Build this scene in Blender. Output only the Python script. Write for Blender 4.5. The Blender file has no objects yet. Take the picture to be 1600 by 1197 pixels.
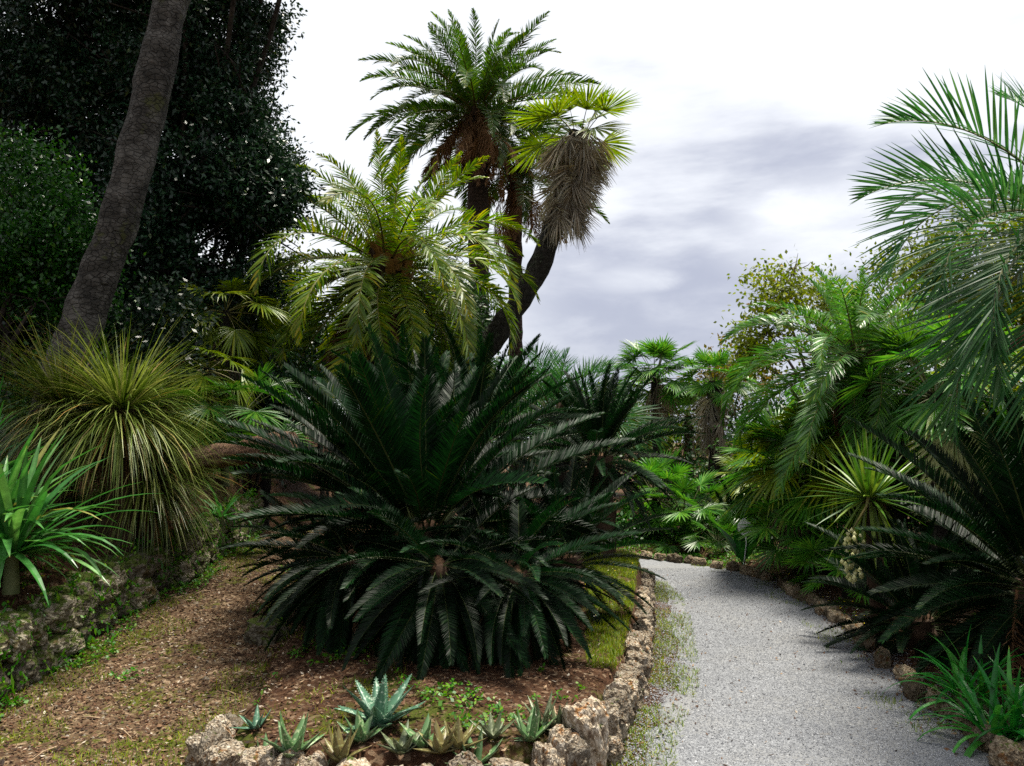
import bpy, math, random
import numpy as np
from mathutils import Vector, Matrix, noise as mnoise

random.seed(7)
rng = np.random.default_rng(7)
R = math.radians
SC = bpy.context.scene
COL = SC.collection

# ------------------------------------------------------------------ camera
FPX, HOR, CAMH = 1244.0, 690.0, 1.6
PITCH = math.atan((HOR - 598.5) / FPX)
cam_d = bpy.data.cameras.new('camera')
cam_d.sensor_width = 36.0
cam_d.lens = FPX / 1600 * 36
cam_d.clip_end = 3000
cam_d.clip_start = 0.05
cam = bpy.data.objects.new('camera', cam_d)
COL.objects.link(cam)
cam.location = (0, 0, CAMH)
cam.rotation_euler = (R(90) + PITCH, 0, 0)
SC.camera = cam

def at(px, py, Y):
    """world point on the sight line through a photo pixel, Y metres ahead"""
    u, v = (px - 800) / FPX, (598.5 - py) / FPX
    c, s = math.cos(PITCH), math.sin(PITCH)
    d = (u, c - v * s, s + v * c)
    k = Y / d[1]
    return Vector((d[0] * k, Y, CAMH + d[2] * k))

# ------------------------------------------------------------------ sun, sky
SUN_EL, SUN_AZ = R(77), R(52)          # azimuth measured from +Y towards +X
sun_d = bpy.data.lights.new('sun', 'SUN')
sun_d.energy = 5.0
sun_d.angle = R(14)
sun_d.color = (1.0, 0.94, 0.81)
sun = bpy.data.objects.new('sun', sun_d)
COL.objects.link(sun)
sd = Vector((math.sin(SUN_AZ) * math.cos(SUN_EL), math.cos(SUN_AZ) * math.cos(SUN_EL), math.sin(SUN_EL)))
sun.rotation_euler = sd.to_track_quat('Z', 'Y').to_euler()

W = bpy.data.worlds.new('World')
SC.world = W
W.use_nodes = True
nt = W.node_tree
nt.nodes.clear()
def wn(t, **k):
    n = nt.nodes.new(t)
    for a, b in k.items():
        setattr(n, a, b)
    return n
def wmath(op, a, b=None, clamp=False):
    n = wn('ShaderNodeMath', operation=op)
    n.use_clamp = clamp
    for i, v in enumerate((a, b)):
        if v is None:
            continue
        if isinstance(v, (int, float)):
            n.inputs[i].default_value = v
        else:
            nt.links.new(v, n.inputs[i])
    return n.outputs[0]
def wsmooth(v, lo, hi):
    n = wn('ShaderNodeMapRange', interpolation_type='SMOOTHSTEP')
    nt.links.new(v, n.inputs['Value'])
    n.inputs['From Min'].default_value = lo
    n.inputs['From Max'].default_value = hi
    return n.outputs[0]
sky = wn('ShaderNodeTexSky', sky_type='NISHITA')
sky.sun_disc = False
sky.sun_elevation = SUN_EL
sky.sun_rotation = SUN_AZ
bg1 = wn('ShaderNodeBackground')
bg1.inputs['Strength'].default_value = 0.07
nt.links.new(sky.outputs[0], bg1.inputs['Color'])
tc = wn('ShaderNodeTexCoord')
sep = wn('ShaderNodeSeparateXYZ')
nt.links.new(tc.outputs['Generated'], sep.inputs[0])
X, Yc, Z = sep.outputs
mp = wn('ShaderNodeMapping')
mp.inputs['Scale'].default_value = (1.6, 1.6, 6.5)
mp.inputs['Location'].default_value = (0.35, 0.1, 0.4)
nt.links.new(tc.outputs['Generated'], mp.inputs[0])
nz = wn('ShaderNodeTexNoise')
nz.inputs['Scale'].default_value = 2.2
nz.inputs['Detail'].default_value = 6
nz.inputs['Roughness'].default_value = 0.52
nz.inputs['Distortion'].default_value = 0.1
nt.links.new(mp.outputs[0], nz.inputs['Vector'])
n0 = nz.outputs['Fac']
# the grey bank lies low in the sky, ahead and to the right; cloud above it is thin and white
nz2 = wn('ShaderNodeTexNoise')
nz2.inputs['Scale'].default_value = 9.0
nz2.inputs['Detail'].default_value = 7
nt.links.new(mp.outputs[0], nz2.inputs['Vector'])
wnz2 = nz2.outputs['Fac']
low = wmath('SUBTRACT', 1.0, wsmooth(wmath('ADD', Z, wmath('ADD', wmath('MULTIPLY', wmath('SUBTRACT', n0, 0.5), 0.42), wmath('MULTIPLY', wmath('SUBTRACT', wnz2, 0.5), 0.12))), 0.20, 0.38))
right = wsmooth(X, -0.12, 0.10)
mp1 = wn('ShaderNodeMapping')
mp1.inputs['Scale'].default_value = (1.7, 1.7, 4.6)
mp1.inputs['Location'].default_value = (1.35, 0.7, 2.4)
nt.links.new(tc.outputs['Generated'], mp1.inputs[0])
nz1 = wn('ShaderNodeTexNoise')
nz1.inputs['Scale'].default_value = 4.2
nz1.inputs['Detail'].default_value = 6
nz1.inputs['Roughness'].default_value = 0.56
nz1.inputs['Distortion'].default_value = 0.25
nt.links.new(mp1.outputs[0], nz1.inputs['Vector'])
n1 = nz1.outputs['Fac']
def wblob(cx, cz, rx, rz, rag):
    a = wmath('MULTIPLY', wmath('SUBTRACT', X, cx), 1.0 / rx)
    b = wmath('MULTIPLY', wmath('SUBTRACT', Z, cz), 1.0 / rz)
    d2 = wmath('ADD', wmath('MULTIPLY', a, a), wmath('MULTIPLY', b, b))
    d2 = wmath('ADD', d2, wmath('MULTIPLY', wmath('SUBTRACT', n1, 0.5), rag))
    return wsmooth(d2, 1.3, -0.2)
gap1 = wmath('SUBTRACT', 1.0, wblob(0.355, 0.25, 0.115, 0.062, 3.0))
gap2 = wmath('SUBTRACT', 1.0, wmath('MULTIPLY', wblob(0.145, 0.20, 0.055, 0.018, 4.5), 0.6))
hole = wsmooth(n1, 0.78, 0.34)
grey = wmath('MULTIPLY', wmath('MULTIPLY', low, right), wmath('ADD', 0.6, wmath('MULTIPLY', hole, 0.4)))
grey = wmath('MULTIPLY', wmath('MULTIPLY', grey, gap1), gap2)
mixc = wn('ShaderNodeMix', data_type='RGBA')
nt.links.new(grey, mixc.inputs['Factor'])
mixc.inputs['A'].default_value = (1.02, 1.04, 1.08, 1)
mixc.inputs['B'].default_value = (0.50, 0.525, 0.64, 1)
bg2 = wn('ShaderNodeBackground')
nt.links.new(mixc.outputs['Result'], bg2.inputs['Color'])
bg2.inputs['Strength'].default_value = 0.475
mx = wn('ShaderNodeMixShader')
mx.inputs[0].default_value = 0.92
nt.links.new(bg1.outputs[0], mx.inputs[1])
nt.links.new(bg2.outputs[0], mx.inputs[2])
wo = wn('ShaderNodeOutputWorld')
nt.links.new(mx.outputs[0], wo.inputs['Surface'])

vs = SC.view_settings
vs.view_transform = 'Standard'
vs.look = 'None'
vs.gamma = 1
vs.exposure = 1.15
cy = SC.cycles
cy.max_bounces = 5
cy.diffuse_bounces = 2
cy.glossy_bounces = 2
cy.transmission_bounces = 3
cy.sample_clamp_indirect = 4
cy.use_denoising = False

# ------------------------------------------------------------------ materials
def mat_new(name):
    m = bpy.data.materials.new(name)
    m.use_nodes = True
    t = m.node_tree
    return m, t, t.nodes['Principled BSDF'], t.nodes['Material Output']

def ramp(t, stops, fac=None):
    n = t.nodes.new('ShaderNodeValToRGB')
    e = n.color_ramp.elements
    while len(e) < len(stops):
        e.new(0.5)
    for q, (p, c) in zip(e, stops):
        q.position = p
        q.color = (*c, 1)
    if fac is not None:
        t.links.new(fac, n.inputs[0])
    return n.outputs[0]

def tnoise(t, scale, detail=4, rough=0.55, vec=None, dist=0.0):
    n = t.nodes.new('ShaderNodeTexNoise')
    n.inputs['Scale'].default_value = scale
    n.inputs['Detail'].default_value = detail
    n.inputs['Roughness'].default_value = rough
    n.inputs['Distortion'].default_value = dist
    if vec is not None:
        t.links.new(vec, n.inputs['Vector'])
    return n.outputs['Fac']

def tvec(t, kind='Object', scale=None):
    c = t.nodes.new('ShaderNodeTexCoord').outputs[kind]
    if scale is None:
        return c
    m = t.nodes.new('ShaderNodeMapping')
    m.inputs['Scale'].default_value = scale
    t.links.new(c, m.inputs[0])
    return m.outputs[0]

def tmix(t, f, a, b, mode='MIX'):
    n = t.nodes.new('ShaderNodeMix')
    n.data_type = 'RGBA'
    n.blend_type = mode
    for sock, v in ((n.inputs['Factor'], f), (n.inputs['A'], a), (n.inputs['B'], b)):
        if isinstance(v, (int, float)):
            sock.default_value = v
        elif isinstance(v, tuple):
            sock.default_value = (*v, 1)
        else:
            t.links.new(v, sock)
    return n.outputs['Result']

def trange(t, v, lo, hi, a=0.0, b=1.0):
    n = t.nodes.new('ShaderNodeMapRange')
    n.interpolation_type = 'SMOOTHSTEP'
    t.links.new(v, n.inputs['Value'])
    for k, x in (('From Min', lo), ('From Max', hi), ('To Min', a), ('To Max', b)):
        n.inputs[k].default_value = x
    return n.outputs[0]

def tmath(t, op, a, b=None):
    n = t.nodes.new('ShaderNodeMath')
    n.operation = op
    for i, v in enumerate((a, b)):
        if v is None:
            continue
        if isinstance(v, (int, float)):
            n.inputs[i].default_value = v
        else:
            t.links.new(v, n.inputs[i])
    return n.outputs[0]

def bump(t, bsdf, height, strength=0.5, dist=0.02):
    n = t.nodes.new('ShaderNodeBump')
    n.inputs['Strength'].default_value = strength
    n.inputs['Distance'].default_value = dist
    t.links.new(height, n.inputs['Height'])
    t.links.new(n.outputs[0], bsdf.inputs['Normal'])

def tattr(t, name):
    n = t.nodes.new('ShaderNodeAttribute')
    n.attribute_name = name
    return n.outputs['Fac']

def leafmat(name, stops, rough=0.45, transl=0.25, spec=0.5, tboost=1.6, objvar=0.35, sat=1.22):
    """stops: colour by the leaf's own random tint; each plant also varies as a whole"""
    def deep(c):
        l = 0.3 * c[0] + 0.6 * c[1] + 0.1 * c[2]
        return tuple(max(0.0015, l + (q - l) * sat) for q in c)
    stops = [(p, deep(c)) for p, c in stops]
    m, t, b, out = mat_new(name)
    c = ramp(t, stops, tattr(t, 'tint'))
    oi = t.nodes.new('ShaderNodeObjectInfo').outputs['Random']
    k = trange(t, oi, 0, 1, 1 - objvar, 1 + objvar * 0.6)
    comb = t.nodes.new('ShaderNodeCombineColor')
    for i in range(3):
        t.links.new(k, comb.inputs[i])
    c = tmix(t, 1.0, c, comb.outputs[0], 'MULTIPLY')
    ln = trange(t, tnoise(t, 14, 3, 0.6, tvec(t, 'Object')), 0.3, 0.7, 0.72, 1.22)
    lc = t.nodes.new('ShaderNodeCombineColor')
    for i in range(3):
        t.links.new(ln, lc.inputs[i])
    c = tmix(t, 1.0, c, lc.outputs[0], 'MULTIPLY')
    t.links.new(c, b.inputs['Base Color'])
    b.inputs['Roughness'].default_value = rough
    b.inputs['Specular IOR Level'].default_value = spec * 0.62
    tr = t.nodes.new('ShaderNodeBsdfTranslucent')
    g = tmix(t, 1.0, c, (tboost, tboost * 1.05, tboost * 0.6), 'MULTIPLY')
    t.links.new(g, tr.inputs['Color'])
    ms = t.nodes.new('ShaderNodeMixShader')
    ms.inputs[0].default_value = transl
    t.links.new(b.outputs[0], ms.inputs[1])
    t.links.new(tr.outputs[0], ms.inputs[2])
    t.links.new(ms.outputs[0], out.inputs['Surface'])
    return m

def plain(name, c1, c2, scale=6, rough=0.8, bstr=0.5, bdist=0.01, stretch=(1, 1, 1), spec=0.3, detail=6):
    m, t, b, out = mat_new(name)
    v = tvec(t, 'Object', stretch)
    n = tnoise(t, scale, detail, 0.6, v)
    t.links.new(ramp(t, [(0.3, c1), (0.7, c2)], n), b.inputs['Base Color'])
    b.inputs['Roughness'].default_value = rough
    b.inputs['Specular IOR Level'].default_value = spec
    if bstr:
        bump(t, b, n, bstr, bdist)
    return m

M = {}
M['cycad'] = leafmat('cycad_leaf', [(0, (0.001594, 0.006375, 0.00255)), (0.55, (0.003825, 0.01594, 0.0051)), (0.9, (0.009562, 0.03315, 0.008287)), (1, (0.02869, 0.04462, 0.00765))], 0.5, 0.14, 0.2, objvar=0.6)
M['cycad_rib'] = plain('cycad_rib', (0.03, 0.05, 0.012), (0.06, 0.07, 0.02), 8, 0.5, 0)
M['date'] = leafmat('date_palm_leaf', [(0, (0.0144, 0.036, 0.0096)), (0.5, (0.036, 0.076, 0.0144)), (0.85, (0.08, 0.112, 0.0176)), (1, (0.168, 0.152, 0.028))], 0.42, 0.3, 0.5)
M['date_gold'] = leafmat('golden_date_leaf', [(0, (0.02288, 0.06406, 0.009152)), (0.45, (0.07779, 0.1282, 0.01648)), (0.7, (0.1648, 0.183, 0.02288)), (1, (0.3295, 0.2563, 0.04576))], 0.42, 0.34, 0.5)
M['date_cool'] = leafmat('cool_date_leaf', [(0, (0.01943, 0.06072, 0.01822)), (0.5, (0.06072, 0.1518, 0.03401)), (0.85, (0.1336, 0.2186, 0.0425)), (1, (0.2429, 0.2429, 0.06072))], 0.38, 0.28, 0.55)
M['rib'] = plain('rib_yellow', (0.07, 0.084, 0.0175), (0.154, 0.119, 0.035), 5, 0.5, 0)
M['rib_orange'] = plain('rib_orange', (0.154, 0.07, 0.014), (0.21, 0.112, 0.028), 5, 0.5, 0)
M['dry'] = leafmat('dry_frond', [(0, (0.07088, 0.0405, 0.02228)), (0.5, (0.1721, 0.1013, 0.06075)), (1, (0.324, 0.2228, 0.1519))], 0.75, 0.2, 0.2)
M['dry_fan'] = leafmat('dry_fan_leaf', [(0, (0.0825, 0.06, 0.04125)), (0.4, (0.1875, 0.1425, 0.0975)), (0.6, (0.285, 0.255, 0.21)), (1, (0.375, 0.3525, 0.3225))], 0.75, 0.2, 0.2, objvar=0.5)
M['butia'] = leafmat('butia_leaf', [(0, (0.010, 0.042, 0.014)), (0.5, (0.030, 0.095, 0.032)), (1, (0.09, 0.16, 0.075))], 0.48, 0.26, 0.35)
M['butia_rib'] = plain('butia_rib', (0.07, 0.09, 0.035), (0.13, 0.13, 0.05), 6, 0.5, 0)
M['fan'] = leafmat('fan_leaf', [(0, (0.01872, 0.06808, 0.01532)), (0.5, (0.0468, 0.1362, 0.02553)), (0.85, (0.1021, 0.1872, 0.0383)), (1, (0.1872, 0.2213, 0.06808))], 0.38, 0.3, 0.5)
M['fan_yellow'] = leafmat('fan_leaf_yellow', [(0, (0.0383, 0.07659, 0.01191)), (0.5, (0.1021, 0.1532, 0.02042)), (0.85, (0.1787, 0.2042, 0.03404)), (1, (0.2553, 0.2298, 0.07659))], 0.4, 0.3, 0.5)
M['fan_pale'] = leafmat('fan_leaf_pale', [(0, (0.1036, 0.1258, 0.0444)), (0.5, (0.1924, 0.2072, 0.0962)), (1, (0.2812, 0.2812, 0.1628))], 0.5, 0.25, 0.4)
M['yucca'] = leafmat('yucca_leaf', [(0, (0.0216, 0.0612, 0.0144)), (0.6, (0.0576, 0.1152, 0.0216)), (1, (0.1296, 0.1728, 0.0432))], 0.38, 0.2, 0.5)
M['grasstree'] = leafmat('grass_tree_leaf', [(0, (0.03353, 0.05589, 0.01118)), (0.4, (0.1006, 0.1397, 0.03353)), (0.75, (0.2124, 0.2459, 0.08384)), (0.93, (0.2906, 0.2794, 0.1341)), (1, (0.3353, 0.19, 0.06707))], 0.4, 0.18, 0.5)
M['grasstree_dry'] = leafmat('grass_tree_dry_leaf', [(0, (0.0648, 0.036, 0.0144)), (0.5, (0.144, 0.0864, 0.036)), (1, (0.2376, 0.1584, 0.072))], 0.7, 0.2, 0.3)
M['strap'] = leafmat('strap_leaf', [(0, (0.0315, 0.117, 0.0315)), (0.6, (0.072, 0.198, 0.0585)), (0.93, (0.153, 0.288, 0.108)), (1, (0.27, 0.171, 0.063))], 0.36, 0.25, 0.5)
M['strap_deep'] = leafmat('strap_leaf_deep', [(0, (0.0126, 0.0765, 0.018)), (0.6, (0.027, 0.135, 0.027)), (0.93, (0.063, 0.189, 0.045)), (1, (0.252, 0.162, 0.054))], 0.32, 0.25, 0.5)
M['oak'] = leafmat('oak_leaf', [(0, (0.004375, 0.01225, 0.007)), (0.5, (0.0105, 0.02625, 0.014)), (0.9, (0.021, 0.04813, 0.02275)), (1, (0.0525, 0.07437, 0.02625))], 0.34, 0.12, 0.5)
M['ivy'] = leafmat('climber_leaf', [(0, (0.00663, 0.02652, 0.00663)), (0.5, (0.01989, 0.06851, 0.01326)), (0.9, (0.04972, 0.1326, 0.0221)), (1, (0.1105, 0.1878, 0.0442))], 0.36, 0.2, 0.5)
M['bush'] = leafmat('bush_leaf', [(0, (0.00576, 0.01728, 0.00576)), (0.5, (0.0144, 0.03744, 0.01008)), (1, (0.036, 0.072, 0.01584))], 0.45, 0.22, 0.4)
M['yellowtree'] = leafmat('pale_tree_leaf', [(0, (0.054, 0.0765, 0.0135)), (0.5, (0.117, 0.1485, 0.0234)), (0.9, (0.207, 0.216, 0.045)), (1, (0.27, 0.18, 0.054))], 0.5, 0.35, 0.3)
M['rusttree'] = leafmat('rusty_tree_leaf', [(0, (0.072, 0.0648, 0.0144)), (0.5, (0.144, 0.1224, 0.0288)), (1, (0.2448, 0.144, 0.0504))], 0.5, 0.35, 0.3)
M['grass'] = leafmat('grass_blade', [(0, (0.039, 0.078, 0.0078)), (0.5, (0.1014, 0.1482, 0.0117)), (1, (0.2028, 0.2106, 0.0312))], 0.5, 0.3, 0.3)
M['weed'] = leafmat('weed_leaf', [(0, (0.01755, 0.07313, 0.00975)), (0.6, (0.04875, 0.1463, 0.0195)), (1, (0.1365, 0.234, 0.039))], 0.45, 0.25, 0.4)
M['litter'] = leafmat('fallen_leaf', [(0, (0.018, 0.0081, 0.0045)), (0.45, (0.0675, 0.027, 0.0108)), (0.78, (0.153, 0.0765, 0.036)), (0.94, (0.288, 0.198, 0.117)), (1, (0.468, 0.414, 0.342))], 0.7, 0.08, 0.3, sat=0.95)
M['flower'] = leafmat('cream_flower', [(0, (0.45, 0.45, 0.22)), (1, (0.72, 0.70, 0.48))], 0.6, 0.25, 0.3, objvar=0.05)
M['white_leaf'] = leafmat('white_spathe', [(0, (0.62, 0.68, 0.68)), (1, (0.80, 0.84, 0.84))], 0.5, 0.15, 0.4, tboost=1.0, objvar=0.05)
M['daisy'] = leafmat('daisy_petal', [(0, (0.75, 0.55, 0.03)), (0.5, (0.8, 0.7, 0.1)), (0.55, (0.8, 0.8, 0.75)), (1, (0.85, 0.85, 0.8))], 0.6, 0.2, 0.3, tboost=1.0, objvar=0.0)
M['litter_twig'] = plain('dry_stalk', (0.196, 0.126, 0.07), (0.336, 0.252, 0.168), 10, 0.8, 0)
M['strap_neck'] = plain('pale_leaf_neck', (0.05, 0.07, 0.025), (0.11, 0.12, 0.05), 12, 0.7, 0.3)
M['cone'] = plain('cycad_heart', (0.03, 0.014, 0.007), (0.10, 0.05, 0.022), 20, 0.9, 0.6)
M['stub'] = plain('leaf_stub', (0.027, 0.01575, 0.009), (0.0765, 0.045, 0.027), 9, 0.9, 0.5)
M['wood'] = plain('twig_bark', (0.04, 0.032, 0.024), (0.11, 0.09, 0.07), 12, 0.9, 0.5, stretch=(1, 1, 0.3))
M['spathe'] = plain('brown_spathe', (0.12, 0.035, 0.015), (0.20, 0.07, 0.03), 4, 0.5, 0.2)

def aloe_mat(name, green, pale, red):
    m, t, b, out = mat_new(name)
    v = tvec(t, 'Object')
    n = tnoise(t, 55, 2, 0.5, v)
    c = tmix(t, trange(t, n, 0.56, 0.64), green, pale)
    c = tmix(t, trange(t, tattr(t, 'tint'), 0.55, 1.0), c, red)
    t.links.new(c, b.inputs['Base Color'])
    b.inputs['Roughness'].default_value = 0.42
    return m
M['aloe'] = aloe_mat('spotted_aloe_skin', (0.05, 0.125, 0.075), (0.25, 0.33, 0.25), (0.05, 0.12, 0.07))
M['aloe_small'] = aloe_mat('small_aloe_skin', (0.075, 0.15, 0.055), (0.24, 0.30, 0.16), (0.17, 0.15, 0.05))
M['aloe_red'] = aloe_mat('reddened_aloe_skin', (0.12, 0.10, 0.035), (0.20, 0.20, 0.08), (0.20, 0.03, 0.02))
M['aloe_dusk'] = aloe_mat('dusky_aloe_skin', (0.075, 0.095, 0.045), (0.17, 0.19, 0.11), (0.12, 0.06, 0.045))

def bark_mat(name, c1, c2, c3, sx=1.0, lich=None, rings=0.0, band=0.05, bs=0.8, bd=0.03, stretch=0.28, crack=0.6):
    m, t, b, out = mat_new(name)
    v = tvec(t, 'Object')
    v2 = tvec(t, 'Object', (sx, sx, stretch * sx))
    n = tnoise(t, 9, 8, 0.65, v2, 0.6)
    c = ramp(t, [(0.28, c1), (0.52, c2), (0.75, c3)], n)
    if lich:
        l = tnoise(t, 2.2, 5, 0.7, v)
        c = tmix(t, trange(t, l, 0.56, 0.64), c, lich)
    cv = t.nodes.new('ShaderNodeTexVoronoi')
    cv.feature = 'DISTANCE_TO_EDGE'
    cv.inputs['Scale'].default_value = 13
    t.links.new(tvec(t, 'Object', (sx, sx, crack * sx)), cv.inputs['Vector'])
    ck = trange(t, cv.outputs['Distance'], 0.0, 0.09)
    c = tmix(t, trange(t, cv.outputs['Distance'], 0.0, 0.06, 0.6, 0.0), c, tuple(q * 0.5 for q in c1))
    c = tmix(t, trange(t, tnoise(t, 1.7, 4, 0.65, v), 0.5, 0.62, 0, 0.55), c, c3)
    t.links.new(c, b.inputs['Base Color'])
    b.inputs['Roughness'].default_value = 0.9
    b.inputs['Specular IOR Level'].default_value = 0.2
    h = tmath(t, 'ADD', n, tmath(t, 'MULTIPLY', ck, 0.45))
    if rings:
        wv = t.nodes.new('ShaderNodeTexWave')
        wv.wave_type = 'BANDS'
        wv.bands_direction = 'Z'
        wv.inputs['Scale'].default_value = 1.0 / band / 6.283 * 1.0
        wv.inputs['Distortion'].default_value = 3.0
        wv.inputs['Detail'].default_value = 3
        wv.inputs['Detail Scale'].default_value = 2
        t.links.new(v, wv.inputs['Vector'])
        h = tmath(t, 'ADD', h, tmath(t, 'MULTIPLY', wv.outputs['Fac'], rings))
    bump(t, b, h, bs, bd)
    return m
M['bark_lean'] = bark_mat('grey_leaning_bark', (0.012, 0.011, 0.009), (0.042, 0.038, 0.032), (0.115, 0.108, 0.096), 1.0, (0.04, 0.042, 0.014), 0.25, 0.09, 1.0, 0.04, 0.9, 1.8)
M['bark_date'] = bark_mat('date_trunk_bark', (0.0124, 0.00806, 0.00558), (0.0341, 0.02046, 0.01302), (0.0744, 0.0465, 0.02852), 1.2, None, 0.35, 0.05, 1.0, 0.05)
M['bark_fan'] = bark_mat('fan_trunk_bark', (0.00744, 0.0062, 0.00496), (0.01984, 0.01674, 0.0124), (0.0527, 0.04836, 0.0372), 2.0, (0.0558, 0.0682, 0.0403), 0.18, 0.05, 1.0, 0.04)
M['bark_log'] = bark_mat('log_bark', (0.0651, 0.03255, 0.0186), (0.186, 0.1023, 0.06045), (0.3162, 0.1953, 0.1302), 2.0, None, 0, 0.05, 1.0, 0.04)
M['bark_dark'] = bark_mat('dark_bark', (0.0124, 0.00992, 0.00744), (0.0279, 0.02232, 0.01736), (0.0558, 0.0465, 0.0372), 1.2)

def rock_mat(name, base, pale, dirt, lich, moss_amt):
    m, t, b, out = mat_new(name)
    v = tvec(t, 'Object')
    oi = t.nodes.new('ShaderNodeObjectInfo')
    add = t.nodes.new('ShaderNodeVectorMath')
    add.operation = 'ADD'
    t.links.new(v, add.inputs[0])
    t.links.new(oi.outputs['Location'], add.inputs[1])
    v = add.outputs[0]
    n = tnoise(t, 7, 8, 0.62, v)
    c = ramp(t, [(0.30, dirt), (0.46, base), (0.68, pale)], n)
    l = tnoise(t, 3.4, 5, 0.6, v)
    c = tmix(t, trange(t, l, 0.55, 0.66), c, lich)
    cr = t.nodes.new('ShaderNodeTexVoronoi')
    cr.feature = 'DISTANCE_TO_EDGE'
    cr.inputs['Scale'].default_value = 9
    t.links.new(v, cr.inputs['Vector'])
    c = tmix(t, trange(t, cr.outputs['Distance'], 0.0, 0.045, 0.55, 0.0), c, (0.035, 0.025, 0.018))
    kk = trange(t, oi.outputs['Random'], 0, 1, 0.5, 1.45)
    cc = t.nodes.new('ShaderNodeCombineColor')
    for q, f in enumerate((1.0, 0.98, 0.95)):
        t.links.new(tmath(t, 'MULTIPLY', kk, f), cc.inputs[q])
    c = tmix(t, 1.0, c, cc.outputs[0], 'MULTIPLY')
    g = t.nodes.new('ShaderNodeNewGeometry')
    sp = t.nodes.new('ShaderNodeSeparateXYZ')
    t.links.new(g.outputs['Normal'], sp.inputs[0])
    mo = tmath(t, 'ADD', tmath(t, 'MULTIPLY', sp.outputs[2], 0.16), tnoise(t, 5, 4, 0.6, v))
    c = tmix(t, trange(t, mo, 0.74 - moss_amt, 0.82 - moss_amt), c, (0.055, 0.075, 0.012))
    t.links.new(c, b.inputs['Base Color'])
    b.inputs['Roughness'].default_value = 0.9
    b.inputs['Specular IOR Level'].default_value = 0.2
    bump(t, b, tmath(t, 'ADD', n, tmath(t, 'MULTIPLY', cr.outputs['Distance'], 1.0)), 0.9, 0.03)
    return m
M['rock'] = rock_mat('limestone_rock', (0.2448, 0.198, 0.144), (0.432, 0.396, 0.3384), (0.0576, 0.0324, 0.01872), (0.1728, 0.0864, 0.0324), 0.03)
M['rock_wall'] = rock_mat('mossy_wall_rock', (0.17, 0.15, 0.105), (0.34, 0.31, 0.25), (0.035, 0.026, 0.016), (0.10, 0.075, 0.03), 0.20)
M['rock_kerb'] = rock_mat('kerb_rock', (0.1944, 0.1512, 0.1008), (0.3168, 0.2736, 0.2088), (0.0576, 0.036, 0.0216), (0.1584, 0.0792, 0.0288), 0.06)

# ------------------------------------------------------------------ mesh helper
class MB:
    def __init__(s):
        s.v, s.f, s.m, s.t, s.n, s.sm = [], [], [], [], 0, []
    def add(s, V, F, mat=0, tint=0.5, smooth=False):
        """V (n,3); F list or array (k,3|4); tint scalar or (n,)"""
        V = np.asarray(V, float).reshape(-1, 3)
        F = np.asarray(F, int)
        s.v.append(V)
        s.f.append(F + s.n)
        s.m.append(np.full(len(F), mat))
        s.sm.append(np.full(len(F), smooth))
        s.t.append(np.broadcast_to(np.asarray(tint, float), (len(V),)).copy())
        s.n += len(V)
    def mesh(s, name, mats):
        me = bpy.data.meshes.new(name)
        V = np.concatenate(s.v)
        lt = np.concatenate([np.full(len(f), f.shape[1]) for f in s.f])
        lv = np.concatenate([f.ravel() for f in s.f])
        me.vertices.add(len(V))
        me.vertices.foreach_set('co', V.ravel())
        me.loops.add(len(lv))
        me.loops.foreach_set('vertex_index', lv)
        me.polygons.add(len(lt))
        me.polygons.foreach_set('loop_start', np.concatenate([[0], np.cumsum(lt)[:-1]]))
        me.polygons.foreach_set('material_index', np.concatenate(s.m))
        me.polygons.foreach_set('use_smooth', np.concatenate(s.sm))
        for m in mats:
            me.materials.append(M[m] if isinstance(m, str) else m)
        a = me.attributes.new('tint', 'FLOAT', 'POINT')
        a.data.foreach_set('value', np.clip(np.concatenate(s.t), 0, 1))
        me.update(calc_edges=True)
        return me
    def build(s, name, mats, parent=None, loc=None):
        o = bpy.data.objects.new(name, s.mesh(name, mats if isinstance(mats, (list, tuple)) else [mats]))
        COL.objects.link(o)
        if parent is not None:
            o.parent = parent
        if loc is not None:
            o.location = loc
        return o

def tag(o, label=None, cat=None, group=None, kind=None):
    if label: o['label'] = label
    if cat: o['category'] = cat
    if group: o['group'] = group
    if kind: o['kind'] = kind
    return o
def thing(name, loc, label, cat, group=None):
    o = bpy.data.objects.new(name, None)
    o.empty_display_size = 0.1
    COL.objects.link(o)
    o.location = loc
    return tag(o, label, cat, group)
def inst(name, mesh, parent, mat):
    o = bpy.data.objects.new(name, mesh)
    COL.objects.link(o)
    o.parent = parent
    o.matrix_basis = mat
    return o

def unit(a):
    return a / np.maximum(np.linalg.norm(a, axis=-1, keepdims=True), 1e-9)

def ribbon(mb, P, side, Wd, fold=0.0, mat=0, tint=0.5):
    """n strips: P (n,S,3) centre lines, side (n,S,3), Wd (n,S) widths; fold sinks the midline"""
    n, S, _ = P.shape
    side = unit(side)
    off = side * (Wd[..., None] * 0.5)
    tint = np.broadcast_to(np.asarray(tint, float).reshape(-1, 1) if np.ndim(tint) == 1 else np.asarray(tint, float), (n, S))
    if fold:
        T = np.gradient(P, axis=1)
        N = unit(np.cross(T, side))
        V = np.stack([P - off, P - N * (Wd[..., None] * fold), P + off], 2)
        c = 3
    else:
        V = np.stack([P - off, P + off], 2)
        c = 2
    idx = np.arange(n * S * c).reshape(n, S, c)
    q = [np.stack([idx[:, :-1, k], idx[:, :-1, k + 1], idx[:, 1:, k + 1], idx[:, 1:, k]], -1).reshape(-1, 4) for k in range(c - 1)]
    tt3 = np.repeat(tint[..., None], c, 2)
    if c == 3:
        tt3[..., 1] = np.where(tint > .9, tint, np.minimum(tint + .2, .9))
    mb.add(V.reshape(-1, 3), np.concatenate(q), mat, tt3.ravel())

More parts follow.
